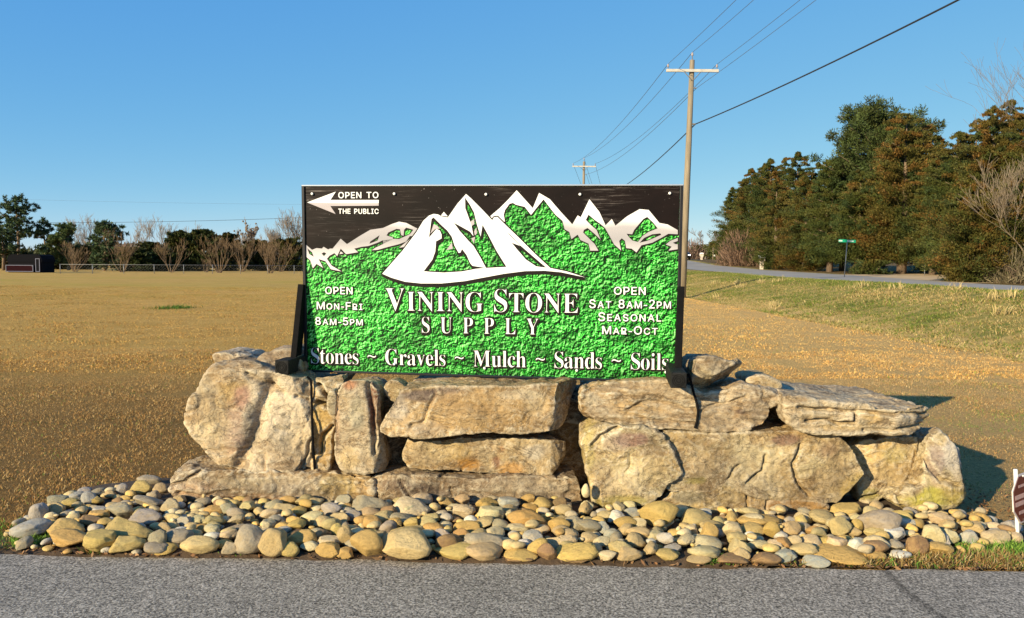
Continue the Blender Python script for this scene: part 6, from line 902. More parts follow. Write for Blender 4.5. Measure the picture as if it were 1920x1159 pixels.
for i, (px, ty, d, hw, lab) in enumerate([(1338, 452, 120, 16, 'small dark bush beside the far end of the road'), (1310, 458, 150, 20, 'farthest dark evergreen at the bend of the road'), (1352, 445, 112, 14, 'dark young cedar beside the slim white post at the bend'), (1632, 492, 57, 34, 'low spreading juniper on the verge right of the green street sign')]):
    x, y = at(px, d); cedar(x, y, hgt(px, ty, d), cw(0, hw, d) * 1.2, 90 + i, lab, .2, nb=120, nl=60, low=0.0, shape=.4, ls=1.2 if i < 3 else .8)
# brown thickets
def thicket(x, y, R, H, seed, label, col, n=1500, flat=.0):
    r = tree_root('thicket', x, y, label, 'shrub', 'leafless thickets'); z = r.location.z; g = np.random.default_rng(seed)
    st = MB()
    for i in range(60):
        a = g.uniform(0, 6.28); q = R * math.sqrt(g.random()) * .7; p0 = np.array([x + q * math.cos(a), y + q * math.sin(a), z - .05]); h_ = H * g.uniform(.5, .95) * (1 - .5 * (q / R) ** 2)
        st.tube([p0, p0 + [g.normal() * .3, g.normal() * .3, h_ * .6], p0 + [math.cos(a) * .6 * q + g.normal() * .4, math.sin(a) * .6 * q + g.normal() * .4, h_]], [.03, .02, .01], 4)
    st.build('stems', M_BARK, r)
    u = g.normal(size=(n, 3)); u /= np.linalg.norm(u, axis=1)[:, None]; u[:, 2] = np.abs(u[:, 2]); rad = g.random((n, 1)) ** .45 * (1 + .25 * noise(u * 2.5 + seed, 1)[:, None])
    C_ = np.array([x, y, z]) + u * rad * [R, R, H]; D_ = u + [0, 0, 1.0] + .5 * g.normal(size=u.shape); L = g.uniform(.5, 1.1, n); cc = np.array(col) * g.uniform(.6, 1.35, (n, 1))
    V, Fq, c3 = quads(C_, D_, L, np.full(n, .045) * (.6 + d_scale(y)), cc, g); obj('twigs', V, Fq, M_LEAF, r, cols=c3); return r
def d_scale(y): return y / 90.0
x, y = at(1400, 88); thicket(max(x, 25.6), 88, 3.1, hgt(1400, 432, 88), 5, 'rounded brown leafless thicket by the roadside mailbox', (.20, .125, .085), 5000)
x, y = at(1462, 84); thicket(x, 84, 1.8, hgt(1462, 466, 84), 6, 'low brown brush at the foot of the orange brown cedar', (.17, .115, .07), 2600)
x, y = at(1915, 41); thicket(max(x, 25), 41, 1.9, 1.7, 7, 'tangled grey brown brush at the right edge of the road', (.17, .14, .085), 2600)
x, y = at(1298, 150); thicket(x, 150, 4, 4.2, 8, 'dull reddish thicket at the far bend of the road', (.20, .13, .10), 2200)
# bare trees at the right
x, y = at(1962, 40.5); bare('bare_tree', x, 40.5, 7.6, 13, 'pale leafless tree spreading grey limbs in front of the right hand cedars', M_BARKL, 6, .75, .008, 5, .055, .34, .6, 'leafless trees right of the road', kids=(2, 4), upward=.35, lean=(-.15, -.05))
x, y = at(1940, 50); bare('bare_tree', x, 50, 16, 24, 'tall leafless tree with fine twigs reaching above the cedars at the right edge', M_TWIG, 2, .2, .008, 5, .12, .33, .5, 'leafless trees right of the road', kids=(2, 3))
x, y = at(1322, 140); bare('bare_tree', x, 140, hgt(1322, 400, 140), 35, 'small far leafless tree against the sky, left of the evergreens', M_TWIG, 1, .3, .025, 5, .16, .3, .75, 'leafless trees right of the road', kids=(2, 4))
# left hand side: pines, dark evergreens, leafless trees
for i, (px, ty, hw, d, lab, kw) in enumerate([
    (34, 366, 40, 108, 'tallest open crowned pine behind the dark shed', dict(nb=46, low=.40, top=.62, open_=.8)),
    (6, 428, 34, 100, 'shorter pine at the left edge of the picture beside the shed', dict(nb=40, low=.12)),
    (84, 412, 26, 112, 'slim pine just right of the tall pine', dict(nb=34, low=.2)),
    (128, 420, 32, 106, 'round green pine behind the first fence post trees', dict(nb=50, low=.15, col=(.055, .082, .024))),
    (196, 417, 36, 104, 'dense dark pine left of the tall grey trees', dict(nb=64, low=.05))]):
    x, y = at(px, d); pine(x, y, hgt(px, ty, d), cw(0, hw, d), 120 + i, lab, nl=150, ls=1.25, group='pines on the left', **{**dict(top=.5), **kw})
for i, (px, ty, hw, d, lab) in enumerate([
    (250, 466, 26, 100, 'low dark evergreen bush right of the dense pine'), (284, 455, 22, 104, 'dark evergreen bush below the tall grey trees'), (338, 434, 32, 108, 'first of the two tall blackish evergreens behind the fence'),
    (380, 432, 32, 108, 'second of the two tall blackish evergreens behind the fence'), (427, 438, 26, 112, 'dark evergreen just behind the tan multi stemmed tree'), (490, 452, 34, 116, 'dark evergreen behind the brownest multi stemmed tree'), (542, 448, 34, 116, 'dark evergreen nearest the sign on the left'), (300, 470, 24, 104, 'low dark evergreen between two fence trees'), (20, 468, 30, 118, 'dark evergreen behind the roof of the shed'), (110, 470, 28, 116, 'low dark evergreen right of the shed'), (158, 462, 28, 116, 'low dark evergreen between the round pine and dense pine')]):
    x, y = at(px, d); cedar(x, y, hgt(px, ty, d) * 1.04, cw(0, hw, d) * 1.3, 150 + i, lab, .02 if i not in (4, 5) else .25, nb=170, nl=80, low=0.0, group='dark evergreens on the left', ls=1.3, shape=.36, dark=.62)
for i, (px, ty, d, st, lab) in enumerate([
    (140, 452, 94, 7, 'tan multi stemmed leafless tree at the fence, nearest the shed'), (229, 438, 93, 7, 'wide spreading leafless tree at the fence in front of the dense pine'), (321, 448, 94, 6, 'upright narrow leafless tree at the fence in front of the blackish evergreens'),
    (411, 436, 94, 8, 'tall vase shaped tan tree at the fence, with reddish twigs'), (386, 478, 98, 5, 'smallest leafless sapling behind the fence'), (454, 440, 104, 8, 'reddish stemmed leafless tree set back behind the fence'), (507, 446, 94, 8, 'brown twiggy leafless tree at the fence near the sign'), (527, 440, 108, 7, 'leafless tree set back from the fence nearest the sign')]):
    x, y = at(px, d); bare('crape_myrtle', x, y, hgt(px, ty + 10, d), 200 + i, lab, M_BARKM, st, .75, .009, 4, .055, .42, .55, 'multi stemmed trees at the fence', kids=(2, 3), upward=.55)
for i, (px, ty, d, st, lab) in enumerate([
    (152, 402, 150, 3, 'leafless grey brown tree top above the round green pine'), (266, 408, 150, 2, 'tall pale grey leafless tree right of the dense pine'), (308, 412, 150, 2, 'second tall pale grey leafless tree, beside the blackish evergreens'),
    (362, 424, 160, 5, 'wide grey hazy leafless crown above the blackish evergreens'), (458, 420, 130, 4, 'leafless tree dotted with dark seed clusters against the sky'), (516, 418, 140, 4, 'pale leafless spreading crown near the sign'), (562, 396, 120, 4, 'tall brown leafless tree just touching the left edge of the sign')]):
    x, y = at(px, d); r = bare('bare_tree', x, y, hgt(px, ty, d), 240 + i, lab, M_TWIG, st, .30, .018, 5, .10, .33, .6, 'leafless trees on the left skyline', kids=(2, 4), upward=.6)
    if i == 4:
        g = np.random.default_rng(3); V, Fc, q = [], [], 0; br = [c_ for c_ in r.children if c_.name.startswith('branches')][0]; vs = np.array([v.co for v in br.data.vertices]) + np.array(r.location); vs = vs[vs[:, 2] > np.quantile(vs[:, 2], .72)]
        sb = MB()
        for p in vs[g.integers(0, len(vs), 90)]:
            bm = bmesh.new(); bmesh.ops.create_icosphere(bm, subdivisions=1, radius=.17); bm.verts.index_update(); sb.add([p + np.array(v.co) for v in bm.verts], [[v.index for v in f.verts] for f in bm.faces]); bm.free()
        tag(sb.build('seed_clusters', M_BARK, r), kind='stuff')
# far wood behind everything, reading as one mass
g = np.random.default_rng(77); n = 16000; px_ = g.uniform(-200, 1330, n); dd = g.uniform(165, 200, n); X0 = (px_ - CX) / F * dd
top = 4.2 + 2.2 * noise(np.c_[X0 * .06, 0 * X0, 0 * X0], 2) + 1.2 * noise(np.c_[X0 * .25, 0 * X0, 0 * X0], 3); zz = np.maximum(.2, top * g.random(n) ** .7)
C_ = np.c_[X0, dd, zz]; D_ = np.c_[g.normal(size=n) * .4, g.normal(size=n) * .4, np.ones(n)]; cc = np.where((noise(np.c_[X0 * .08, 0 * X0, 0 * X0], 8) > .1)[:, None], np.array([(.055, .06, .03)]), np.array([(.17, .115, .085)])) * g.uniform(.6, 1.3, (n, 1))
V, Fq, c3 = quads(C_, D_, g.uniform(1.2, 2.6, n), g.uniform(.3, .7, n), cc, g)
link('far_wood', mesh('far_wood', V, Fq, M_LEAF, False, c3), None, 'brown leafless wood along the left horizon behind the fence trees', 'woodland', kind='stuff')

# ------------------------------------------------------------------ fences on the left
def fence(a, b_, n, h, label, mesh_on=True):
    a, b_ = np.array(a, float), np.array(b_, float); r = empty('chain_link_fence', tuple((a + b_) / 2), label, 'fence', 'chain link fences')
    for i in range(n + 1):
        p = a + (b_ - a) * i / n; MB().tube([p + [0, 0, -.1], p + [0, 0, h + .05]], .032, 8).build('post', M_GALV, r, True)
    MB().tube([a + [0, 0, h], b_ + [0, 0, h]], .015, 8).build('top_rail', M_GALV, r, True)
    L = np.linalg.norm(b_ - a); u = (b_ - a) / L; w = MB(); k = int(L / .3)
    for i in range(k):
        for s in (-1, 1):
            s0 = i * .3; s1 = min(L, max(0, s0 + s * h)); w.tube([a + u * s0 + [0, 0, .03], a + u * s1 + [0, 0, .03 + (h - .03) * min(1, abs(s1 - s0) / h)]], .0022, 3, False)
    w.build('wire_mesh', M_GALV, r); return r
fa, fb_ = G(113, 513.5), G(600, 514); fa[2] = fb_[2] = 0
fence(fa, fb_, 9, .98, 'long chain link fence with pale posts across the far side of the field')
q1, q2 = G(576, 512.5), G(640, 503); q1[2] = q2[2] = 0
p1_, p2_ = G(425, 506.5), G(600, 506.0); p1_[2] = p2_[2] = 0
fence(p1_, p2_, 7, .95, 'second chain link fence farther back, behind the fence trees near the sign')
# shed
d = 86.0; xL, xR = at(14, d)[0], at(79, d)[0]; w = xR - xL; ztop = float(U(46, 477, d)[2]); xm = (xL + xR) / 2
sh = empty('shed', (xm, d + 1.2, 0), 'dark barn shaped shed with rounded roof and white trim, left end of the fence', 'shed')
M_SHED = simple('dark_shed_siding', (.005, .005, .007), .9, spec=.1, var=.3, scale=6); M_MAR = simple('dark_maroon_door', (.016, .003, .005), .9, var=.4, scale=5, spec=.08, stretch=(1, 1, 6)); M_TRIM = simple('white_trim', (.13, .13, .17), .8, var=.1, spec=.1)
MB().box((xm, d + 1.2, .62), w - .12, 2.4, 1.3).build('wall', M_SHED, sh)
prof = [(-w / 2, 1.15), (-w / 2 + .02, 1.5), (-w / 2 + .2, ztop - .12), (-w / 2 + .5, ztop), (w / 2 - .5, ztop), (w / 2 - .2, ztop - .12), (w / 2 - .02, 1.5), (w / 2, 1.15)]
rb = MB(); V = [(xm + a, d - .06, z_) for a, z_ in prof] + [(xm + a, d + 2.5, z_) for a, z_ in prof]; n = len(prof); rb.add(V, [tuple(range(n))[::-1], tuple(range(n, 2 * n))] + [(i, (i + 1) % n, (i + 1) % n + n, i + n) for i in range(n)]); rb.build('roof', simple('dark_roof', (.004, .004, .006), .9, spec=.1), sh)
def framed(nm, x0, x1, z0, z1, mat):
    o = MB().box(((x0 + x1) / 2, d - .09, (z0 + z1) / 2), x1 - x0, .04, z1 - z0).build(nm, mat, sh); f_ = MB(); t = .07
    for bx_ in (((x0 + x1) / 2, z0, x1 - x0 + t, t), ((x0 + x1) / 2, z1, x1 - x0 + t, t), (x0, (z0 + z1) / 2, t, z1 - z0 - t), (x1, (z0 + z1) / 2, t, z1 - z0 - t)): f_.box((bx_[0], d - .125, bx_[1]), bx_[2], .05, bx_[3])
    f_.build('frame', M_TRIM, o); return o
zq = lambda py: float(U(40, py, d)[2]); xq = lambda px: at(px, d)[0]
framed('door', xq(12.5), xq(63), .12, zq(497.5), M_MAR); dw = framed('window', xq(68.5), xq(75.5), .12, zq(485), M_SHED)
MB().tube([(xq(62), d - .16, .6), (xq(62), d - .16, .8)], .02, 6).build('handle', M_GALV, sh)

# ------------------------------------------------------------------ road side furniture and car
def onroad(px, py, d): p = U(px, py, d); return float(p[0]), d, float(height(p[0], d)) + .03
def mailbox(px, d, hpx, wpx, label):
    x, y = at(px, d); x = max(x, 24.3); z = float(height(x, y)); H = hpx / F * d; wv = wpx / F * d; r = empty('mailbox', (x, y, z), label, 'mailbox', 'mailboxes along the road')
    b_ = MB(); prof = [(-.5, .42), (-.42, .72), (-.36, .80), (.36, .80), (.42, .72), (.5, .42), (.2, .0), (-.2, .0)]
    pr = [(-.24, -.05), (-.26, .36), (-.5, .62), (-.5, .78), (.5, .78), (.5, .62), (.26, .36), (.24, -.05)]
    V = [(x + a * wv, y - .16, z + q * H) for a, q in pr] + [(x + a * wv, y + .16, z + q * H) for a, q in pr]; n = len(pr)
    b_.add(V, [tuple(range(n))[::-1], tuple(range(n, 2 * n))] + [(i, (i + 1) % n, (i + 1) % n + n, i + n) for i in range(n)]); b_.build('post', simple('cream_plastic', (.62, .52, .42), .6), r)
    bx = MB(); k = 9; pr2 = [(-.5, 0)] + [(-.5 * math.cos(t), .10 + .12 * math.sin(t)) for t in np.linspace(0, math.pi, k)] + [(.5, 0)]
    V = [(x + a * wv * .85, y - .28, z + (.785 + q) * H) for a, q in pr2] + [(x + a * wv * .85, y + .28, z + (.785 + q) * H) for a, q in pr2]; n = len(pr2)
    bx.add(V, [tuple(range(n))[::-1], tuple(range(n, 2 * n))] + [(i, (i + 1) % n, (i + 1) % n + n, i + n) for i in range(n)]); o = bx.build('box', M_WHITE, r)
    MB().box((x + wv * .46, y - .1, z + .92 * H), .02, .05, .12).build('flag', simple('red_flag', (.5, .05, .04), .5), o)
mailbox(1428, 76, 27, 11, 'cream pedestal mailbox with white box in front of the brown thicket')
mailbox(1315, 112, 13, 7, 'far white mailbox at the bend of the road')
x, y = at(1336.5, 108); x = max(x, 24.3); z = float(height(x, y)); r = empty('marker_post', (x, y, z), 'slim pale wooden post with a small white box at the bend of the road', 'post')
MB().tube([(x, y, z - .1), (x, y, z + 1.75)], [.09, .08], 8).build('post', M_BARKL, r, True); MB().box((x + .16, y - .05, z + .62), .18, .2, .22, bev=.02).build('meter_box', M_WHITE, r)
x, y = at(1734, 53); z = float(height(x, y)); r = empty('marker_post', (x, y, z), 'thin white topped marker rod beside the dark driveway gap', 'post')
MB().tube([(x, y, z - .1), (x, y, z + .72)], .022, 6).build('rod', M_GALV, r, True); MB().box((x, y, z + .76), .10, .06, .14, bev=.01).build('cap', M_WHITE, r)
# green street name sign
d = 50.0; x, y = at(1583.5, d); x0 = x; z = float(height(x, y)); pt = U(1588.5, 454, d)
ss = empty('street_sign', (x, y, z), 'green street name blade on a thin steel post at the side street', 'street sign')
MB().tube([(x, y, z - .2), tuple(pt)], .03, 8).build('post', M_GALV, ss, True)
bl = U(1588.5, 452, d); a_ = .02; M_SG = simple('street_sign_green', (.01, .30, .16), .4, var=.08)
ex = np.array([math.cos(a_), math.sin(a_), -.03]); ex /= np.linalg.norm(ex); bo = MB().box(bl, 32 / F * d, .02, .185, ex, (0, 1, 0), (0, 0, 1), .004).build('blade', M_SG, ss)
g = random.Random(4); lt = MB()
for cpx, wd in [(-.42, .28), (.02, .05), (.24, .44)]:      # lettering is only legible as pale blurs in the photo
    k = int(wd / .05)
    for i in range(k): lt.box(bl + ex * (cpx - wd / 2 + .05 * (i + .5)) + np.array([0, -.0125, .0]), .034, .004, .075 + .03 * g.random(), ex)
lt.build('lettering', M_WHITE, bo)
# car coming over the rise
cx_, cy_ = at(1277, 108); cx_ = max(17.6, cx_); cz = float(height(cx_, cy_)) + .035
car = empty('parked_car', (cx_, cy_, cz), 'dark car with its lights on, half hidden behind the utility pole on the road', 'car')
M_CAR = simple('dark_car_paint', (.02, .021, .024), .25, .3, var=.1); M_GLS = simple('dark_glass', (.03, .035, .04), .08, spec=.8); M_TYRE = simple('tyre_rubber', (.015, .015, .015), .8)
cbm = bmesh.new(); secs = [(-2.2, .35, .75, .80), (-2.0, .30, .92, .88), (-1.0, .28, 1.0, .91), (1.0, .28, 1.02, .91), (2.0, .32, .98, .88), (2.25, .40, .82, .80)]
rings = []
for yy, zl, zh, hw in secs: rings.append([cbm.verts.new((sx * hw * f, yy, zz_)) for sx, f, zz_ in ((-1, .92, zl), (-1, 1, (zl + zh) / 2), (-1, .9, zh), (1, .9, zh), (1, 1, (zl + zh) / 2), (1, .92, zl))])
for r0, r1 in zip(rings, rings[1:]):
    for i in range(6): cbm.faces.new((r0[i], r0[(i + 1) % 6], r1[(i + 1) % 6], r1[i]))
cbm.faces.new(rings[0][::-1]); cbm.faces.new(rings[-1]); bmesh.ops.recalc_face_normals(cbm, faces=cbm.faces[:]); bmesh.ops.bevel(cbm, geom=cbm.edges[:], offset=.04, segments=2, affect='EDGES')
cbm.verts.index_update(); obj('body', [(v.co.x + cx_, v.co.y + cy_, v.co.z + cz) for v in cbm.verts], [[v.index for v in f.verts] for f in cbm.faces], M_CAR, car, True); cbm.free()
cab = MB(); q = [(-1.0, .99, .80), (-.35, 1.46, .62), (1.1, 1.48, .62), (1.9, 1.0, .78)]
V = [(cx_ + s * hw, cy_ + yy, cz + zz_) for yy, zz_, hw in q for s in (-1, 1)]; cab.add(V, [(0, 1, 3, 2), (2, 3, 5, 4), (4, 5, 7, 6), (0, 2, 4, 6), (1, 7, 5, 3)]); cab.build('cabin', M_GLS, car)
MB().box((cx_, cy_ + .38, cz + 1.485), 1.2, 1.5, .03, bev=.01).build('roof', M_CAR, car)
for sx_, sy2 in ((-1, -1.35), (1, -1.35), (-1, 1.35), (1, 1.35)):
    wh = MB().tube([(cx_ + sx_ * .72, cy_ + sy2, cz + .33), (cx_ + sx_ * .92, cy_ + sy2, cz + .33)], .33, 20).build('wheel', M_TYRE, car); MB().tube([(cx_ + sx_ * .90, cy_ + sy2, cz + .33), (cx_ + sx_ * .93, cy_ + sy2, cz + .33)], .2, 14).build('rim', M_GALV, wh)
mh, nt, b = newmat('lit_headlight'); b.inputs['Emission Color'].default_value = (1, .9, .8, 1); b.inputs['Emission Strength'].default_value = 3
for s in (-1, 1): MB().box((cx_ + s * .62, cy_ - 2.19, cz + .66), .32, .08, .14, bev=.03).build('headlight', mh, car)

# ------------------------------------------------------------------ little yard sign at the right edge
pb = G(1911, 1021, .0); pt = U(1904, 880, pb[1] + .02); ys = empty('yard_sign', tuple(pb), 'maroon octagonal security yard sign on a white stake at the right end of the pebbles', 'yard sign')
MB().tube([pb - [0, 0, .1], pt], .0105, 10).build('stake', M_WHITE, ys, True)
oc = (np.array(U(1906, 889, pb[1])) + np.array(U(1909, 979, pb[1]))) / 2; an = math.radians(36); ex = np.array([math.cos(an), math.sin(an), 0]); ny = np.array([math.sin(an), -math.cos(an), 0]); ezs = (pt - pb) / np.linalg.norm(pt - pb); Rr = 46 / F * pb[1] / math.cos(math.pi / 8)
oc = oc + ex * Rr * .26 + ny * .014
def octa(R_, n0, n1, mat, nm, par):
    V = [oc + ny * k + ex * R_ * math.cos(t) + ezs * R_ * math.sin(t) for k in (n0, n1) for t in math.pi / 8 + np.arange(8) * math.pi / 4]
    return obj(nm, V, [tuple(range(8)), tuple(range(15, 7, -1))] + [(i, i + 8, (i + 1) % 8 + 8, (i + 1) % 8) for i in range(8)], mat, par)
rim = octa(Rr, -.003, .003, simple('pale_plastic', (.6, .5, .45), .4), 'plate', ys); face = octa(Rr * .93, .0035, .0045, simple('maroon_print', (.13, .018, .014), .4, var=.15), 'face', rim)
g = random.Random(8); lt = MB()
for v0, hh, w0 in ((.55, .10, .5), (.12, .17, .86), (-.17, .17, .86), (-.56, .13, .55)):
    u = -w0
    while u < w0:
        wl = g.uniform(.08, .14); lt.box(oc + ny * .0052 + ex * Rr * .9 * (u + wl / 2) + ezs * Rr * .9 * v0, Rr * wl * .72, .001, Rr * hh, ex, ny, ezs); u += wl + .015
lt.build('lettering', simple('pale_pink_print', (.42, .27, .25), .5), face)
for s in (.86, -.86): MB().tube([oc + ezs * Rr * s * .98 - ex * Rr * .0 + ny * .004, oc + ezs * Rr * s * .98 + ny * .009], .006, 8).build('rivet', M_WHITE, rim)

# ------------------------------------------------------------------ grass
def blades(P, h, w, cols, lean, g, tipmul=1.15, basemul=.6, dirb=None):
    """one bent blade (two quads folded to a point) per position"""
    n = len(P); a = g.uniform(0, 6.28, n); s = np.stack([np.cos(a), np.sin(a), 0 * a], 1); b_ = g.uniform(0, 6.28, n)
    ln = np.abs(g.normal(size=n)) * lean + .15 * lean; d = np.stack([np.cos(b_) * ln, np.sin(b_) * ln, np.ones(n)], 1)
    if dirb is not None: d[:, :2] += dirb
    d1 = d / np.linalg.norm(d, axis=1)[:, None]; d2 = d1 + np.stack([d[:, 0] * .9, d[:, 1] * .9, -.25 * np.ones(n)], 1); d2 /= np.linalg.norm(d2, axis=1)[:, None]
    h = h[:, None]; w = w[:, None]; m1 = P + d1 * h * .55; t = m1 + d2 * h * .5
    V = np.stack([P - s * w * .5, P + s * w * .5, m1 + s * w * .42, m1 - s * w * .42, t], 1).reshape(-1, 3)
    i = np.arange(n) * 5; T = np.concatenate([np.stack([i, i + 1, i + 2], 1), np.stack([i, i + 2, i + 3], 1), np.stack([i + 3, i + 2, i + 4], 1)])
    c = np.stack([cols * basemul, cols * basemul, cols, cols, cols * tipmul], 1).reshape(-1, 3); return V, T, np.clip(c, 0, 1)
def grass(name, label, n, region, hr, wr, colf, lean, seed, dirb=None, base=.6):
    g = np.random.default_rng(seed); x0, x1, y0, y1 = region
    y = y0 + (y1 - y0) * g.random(n) ** 1.35; x = g.uniform(x0, x1, n); k = np.abs(x) < .70 * y + 1.6; x, y = x[k], y[k]
    ph = fbm(np.c_[x * .9, y * .9, 0 * x], 3, 40); dens = fbm(np.c_[x * 3.2, y * 3.2, 0 * x], 3, 41)
    k = g.random(len(x)) < .62 + .55 * dens
    k &= ~inside(np.array([[-2.25, 4.95], [2.85, 4.75], [2.8, 5.4], [-2.2, 5.5]]), np.c_[x, y])
    sdv = np.where(inside(BED, np.c_[x, y]), 1, -1) * edged(BED, np.c_[x, y]); k &= sdv < .03 + .05 * dens
    k &= y > 3.93 - .0228 * x + .03 * ph
    x, y, ph, dens = x[k], y[k], ph[k], dens[k]
    z = height(x, y) + .018 * fbm(np.c_[x * .5, y * .5, 0 * x], 3, 5) * sstep(4.2, 6, y)
    P = np.c_[x, y, z - .006]; c = colf(x, y, ph, dens, g); hh = g.uniform(*hr, len(x)) * (1 + .35 * ph); ww = g.uniform(*wr, len(x))
    V, T, cc = blades(P, hh, ww, c, lean, g, basemul=base, dirb=dirb)
    link(name, mesh(name, V, T, M_GRASS, False, cc), None, label, 'grass', kind='stuff'); return len(x)
ST = np.array([(.58, .345, .125), (.64, .42, .165), (.46, .25, .085), (.29, .15, .05), (.68, .49, .24)])
GR = np.array([(.13, .24, .035), (.19, .29, .045), (.09, .17, .03)])
def lawncol(x, y, ph, dens, g):
    n = len(x); p = np.array([.26, .22, .24, .18, .10]); c = ST[g.choice(5, n, p=p)] * g.uniform(.75, 1.25, (n, 1))
    near = sstep(15, 4.5, y)[:, None]; c = c * (1 - near * np.array([.16, .19, .24]))
    rt = sstep(.5, 4, x)[:, None] * (1 - .7 * near); c = c * (1 + rt * np.array([.22, .27, .38]))
    # green winter weeds: right of the wall, along the drive, small patches
    gm = 1.0 * sstep(.9, .0, np.hypot((x - 4.6) / 1.3, (y - 7.6) / .9)) + .9 * sstep(1.1, .0, np.hypot((x - 3.6) / .9, (y - 5.4) / .5)) + .85 * sstep(1.2, 0, np.hypot((x - 2.75) / .6, (y - 4.12) / .22)) + .7 * sstep(1.2, 0, np.hypot((x + 2.75) / .45, (y - 4.2) / .2)) + .28 * sstep(3.4, 6, x) * sstep(12, 7, y)
    m_ = g.random(n) < np.clip(gm * (1 + .9 * ph), 0, .9) * .8 + .035 * (ph > .1); c[m_] = GR[g.choice(3, m_.sum())] * g.uniform(.7, 1.4, (m_.sum(), 1)); return c
def midcol(x, y, ph, dens, g):
    c = lawncol(x, y, ph, dens, g) * [1.10, 1.02, .74]; gm = (x < -5) & (g.random(len(x)) < .3 * sstep(16, 30, y) * (ph > -.1)); c[gm] = (.25, .22, .05) * g.uniform(.8, 1.3, (gm.sum(), 1)); return c
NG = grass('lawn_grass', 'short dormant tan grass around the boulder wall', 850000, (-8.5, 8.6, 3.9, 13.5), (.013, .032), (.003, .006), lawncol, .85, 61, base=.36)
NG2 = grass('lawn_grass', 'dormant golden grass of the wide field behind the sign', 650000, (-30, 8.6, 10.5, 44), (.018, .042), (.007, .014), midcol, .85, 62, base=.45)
def bankcol(x, y, ph, dens, g):
    n = len(x); c = np.array([(.44, .32, .13), (.50, .38, .17), (.38, .26, .10)])[g.choice(3, n)] * g.uniform(.75, 1.3, (n, 1))
    t = (x - foot(y)) / 6.0; lowband = np.exp(-((t - .15) / .22) ** 2)
    pg = .42 + .42 * fbm(np.c_[x * .55, y * .35, 0 * x], 3, 47) + .45 * sstep(.55, 1.0, t) - .25 * sstep(26, 15, y) * (1 - lowband) + .25 * lowband * sstep(14, 22, y)
    m_ = g.random(n) < np.clip(pg, .04, .85); c[m_] = np.array([(.15, .19, .03), (.20, .23, .04), (.11, .155, .03)])[g.choice(3, m_.sum())] * g.uniform(.7, 1.35, (m_.sum(), 1)); return c
grass('bank_grass', 'longer green and straw grass on the roadside bank', 330000, (8.3, 17.2, 8, 62), (.04, .10), (.010, .022), bankcol, .9, 63, dirb=np.array([-.25, -.15]))
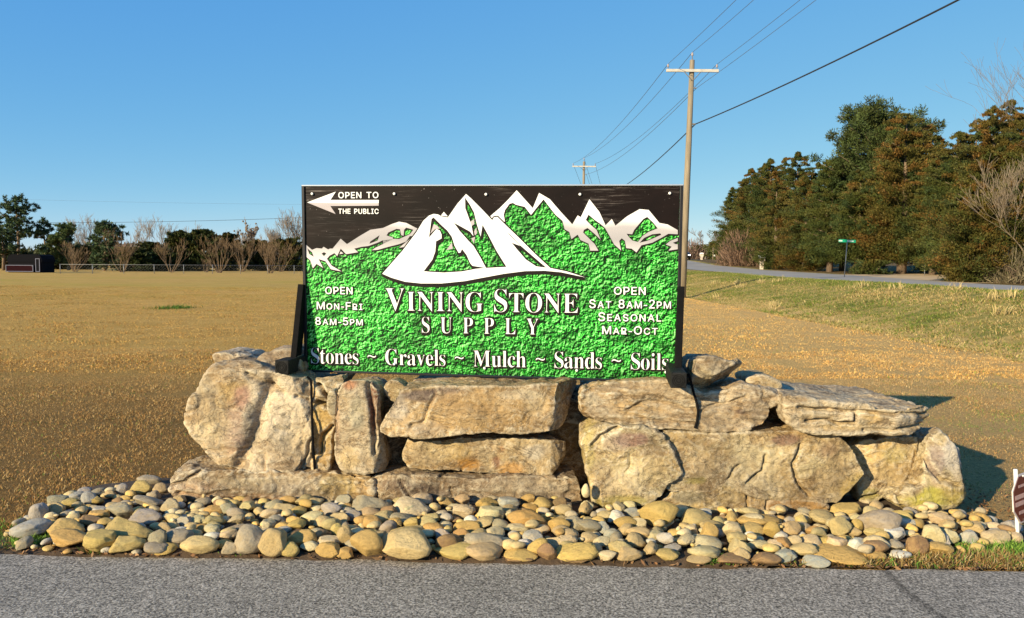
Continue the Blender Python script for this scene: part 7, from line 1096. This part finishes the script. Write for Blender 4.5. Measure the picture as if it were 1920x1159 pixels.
# single tall straw tufts on the bank and weeds at the drive edge
g = np.random.default_rng(64); PP, CC_ = [], []
for i in range(22):
    y = g.uniform(12, 45); x = foot(y) + g.uniform(.3, 5.5); k = 40; q = g.normal(size=(k, 2)) * .13; PP.append(np.c_[x + q[:, 0], y + q[:, 1], height(x + q[:, 0], y + q[:, 1])]); CC_.append(np.tile((.60, .45, .20), (k, 1)) * g.uniform(.7, 1.2, (k, 1)))
PP = np.vstack(PP); n = len(PP); V, T, cc = blades(PP, g.uniform(.15, .38, n), g.uniform(.012, .022, n), np.vstack(CC_), .55, g)
link('tall_grass', mesh('tall_grass', V, T, M_GRASS, False, cc), None, 'taller dry straw tufts standing on the roadside bank', 'grass', kind='stuff')
PP, CC_, HH = [], [], []
for px, py, wpx, col, k in [(60, 1012, 70, 'g', 500), (20, 985, 60, 'm', 500), (180, 1035, 60, 'm', 160), (303, 1034, 26, 'g', 130), (960, 1060, 40, 'm', 140), (1150, 1064, 60, 'm', 200), (1345, 1053, 40, 'g', 200), (1400, 1064, 70, 'm', 300), (1500, 1066, 120, 's', 700), (1620, 1058, 130, 's', 1300), (1750, 1050, 130, 's', 1700), (1870, 1050, 110, 's', 1900), (1830, 1030, 70, 'g', 500), (1900, 1028, 60, 'g', 700), (870, 1060, 30, 'm', 80), (1200, 1020, 16, 'd', 60), (1830, 985, 40, 'm', 60), (690, 1058, 80, 'm', 120), (450, 1050, 120, 'm', 140)]:
    p = G(px, py, .02); sx = wpx / F * p[1] / 2; xy = np.c_[p[0] + g.normal(size=k) * sx * .6, p[1] + g.normal(size=k) * (.045 if k < 900 else .06)]
    ok = xy[:, 1] > 3.90 - .0228 * xy[:, 0]; xy = xy[ok]; k = len(xy); PP.append(np.c_[xy, np.full(k, .008)])
    pal = {'g': GR * 1.25, 's': np.vstack([ST * .6 * [.95, 1, 1], GR[:1]]), 'm': np.vstack([ST[2:4], GR[:1]]), 'd': GR * .35}[col]; CC_.append(pal[g.choice(len(pal), k)] * g.uniform(.7, 1.3, (k, 1))); HH.append(g.uniform(.02, .05, k) * (1.25 if col in 'gs' else 1))
PP = np.vstack(PP); n = len(PP); V, T, cc = blades(PP, np.concatenate(HH), g.uniform(.0035, .007, n), np.vstack(CC_), .9, g)
link('verge_weeds', mesh('verge_weeds', V, T, M_GRASS, False, cc), None, 'ragged grass and weeds along the edge of the drive', 'grass', kind='stuff')
# dry leaf litter and a few stray pebbles on the drive edge
n = 900; x = g.uniform(-3.2, 3.3, n); y = 3.90 - .0228 * x + np.abs(g.normal(size=n)) * .09 - .02; D_ = np.c_[g.normal(size=(n, 2)), g.normal(size=n) * .3]; C_ = np.c_[x, y, .014 + .01 * g.random(n)]
x2 = g.uniform(2.7, 3.4, 260); y2 = g.uniform(4.4, 5.2, 260); C_ = np.vstack([C_, np.c_[x2, y2, .015 + .02 * g.random(260)]]); D_ = np.vstack([D_, np.c_[g.normal(size=(260, 2)), g.normal(size=260) * .4]]); n = len(C_)
V, Fq, c3 = quads(C_, D_, g.uniform(.015, .045, n), g.uniform(.006, .02, n), np.array([(.22, .11, .05), (.30, .17, .08), (.12, .07, .04)])[g.choice(3, n)] * g.uniform(.7, 1.3, (n, 1)), g)
link('leaf_litter', mesh('leaf_litter', V, Fq, M_LEAF, False, c3), None, 'brown leaf litter and crumbs along the soil edge of the drive', 'leaf litter', kind='stuff')

q = G(325, 579, 0); k = 500; g = np.random.default_rng(91); xy = q[:2] + g.normal(size=(k, 2)) * [.28, .35]; V, T, cc = blades(np.c_[xy, np.zeros(k)], g.uniform(.06, .16, k), g.uniform(.012, .024, k), GR[g.choice(3, k)] * g.uniform(.4, .9, (k, 1)), .7, g)
link('weed_clump', mesh('weed_clump', V, T, M_GRASS, False, cc), None, 'dark green weed clump alone in the left field', 'weeds', kind='stuff')
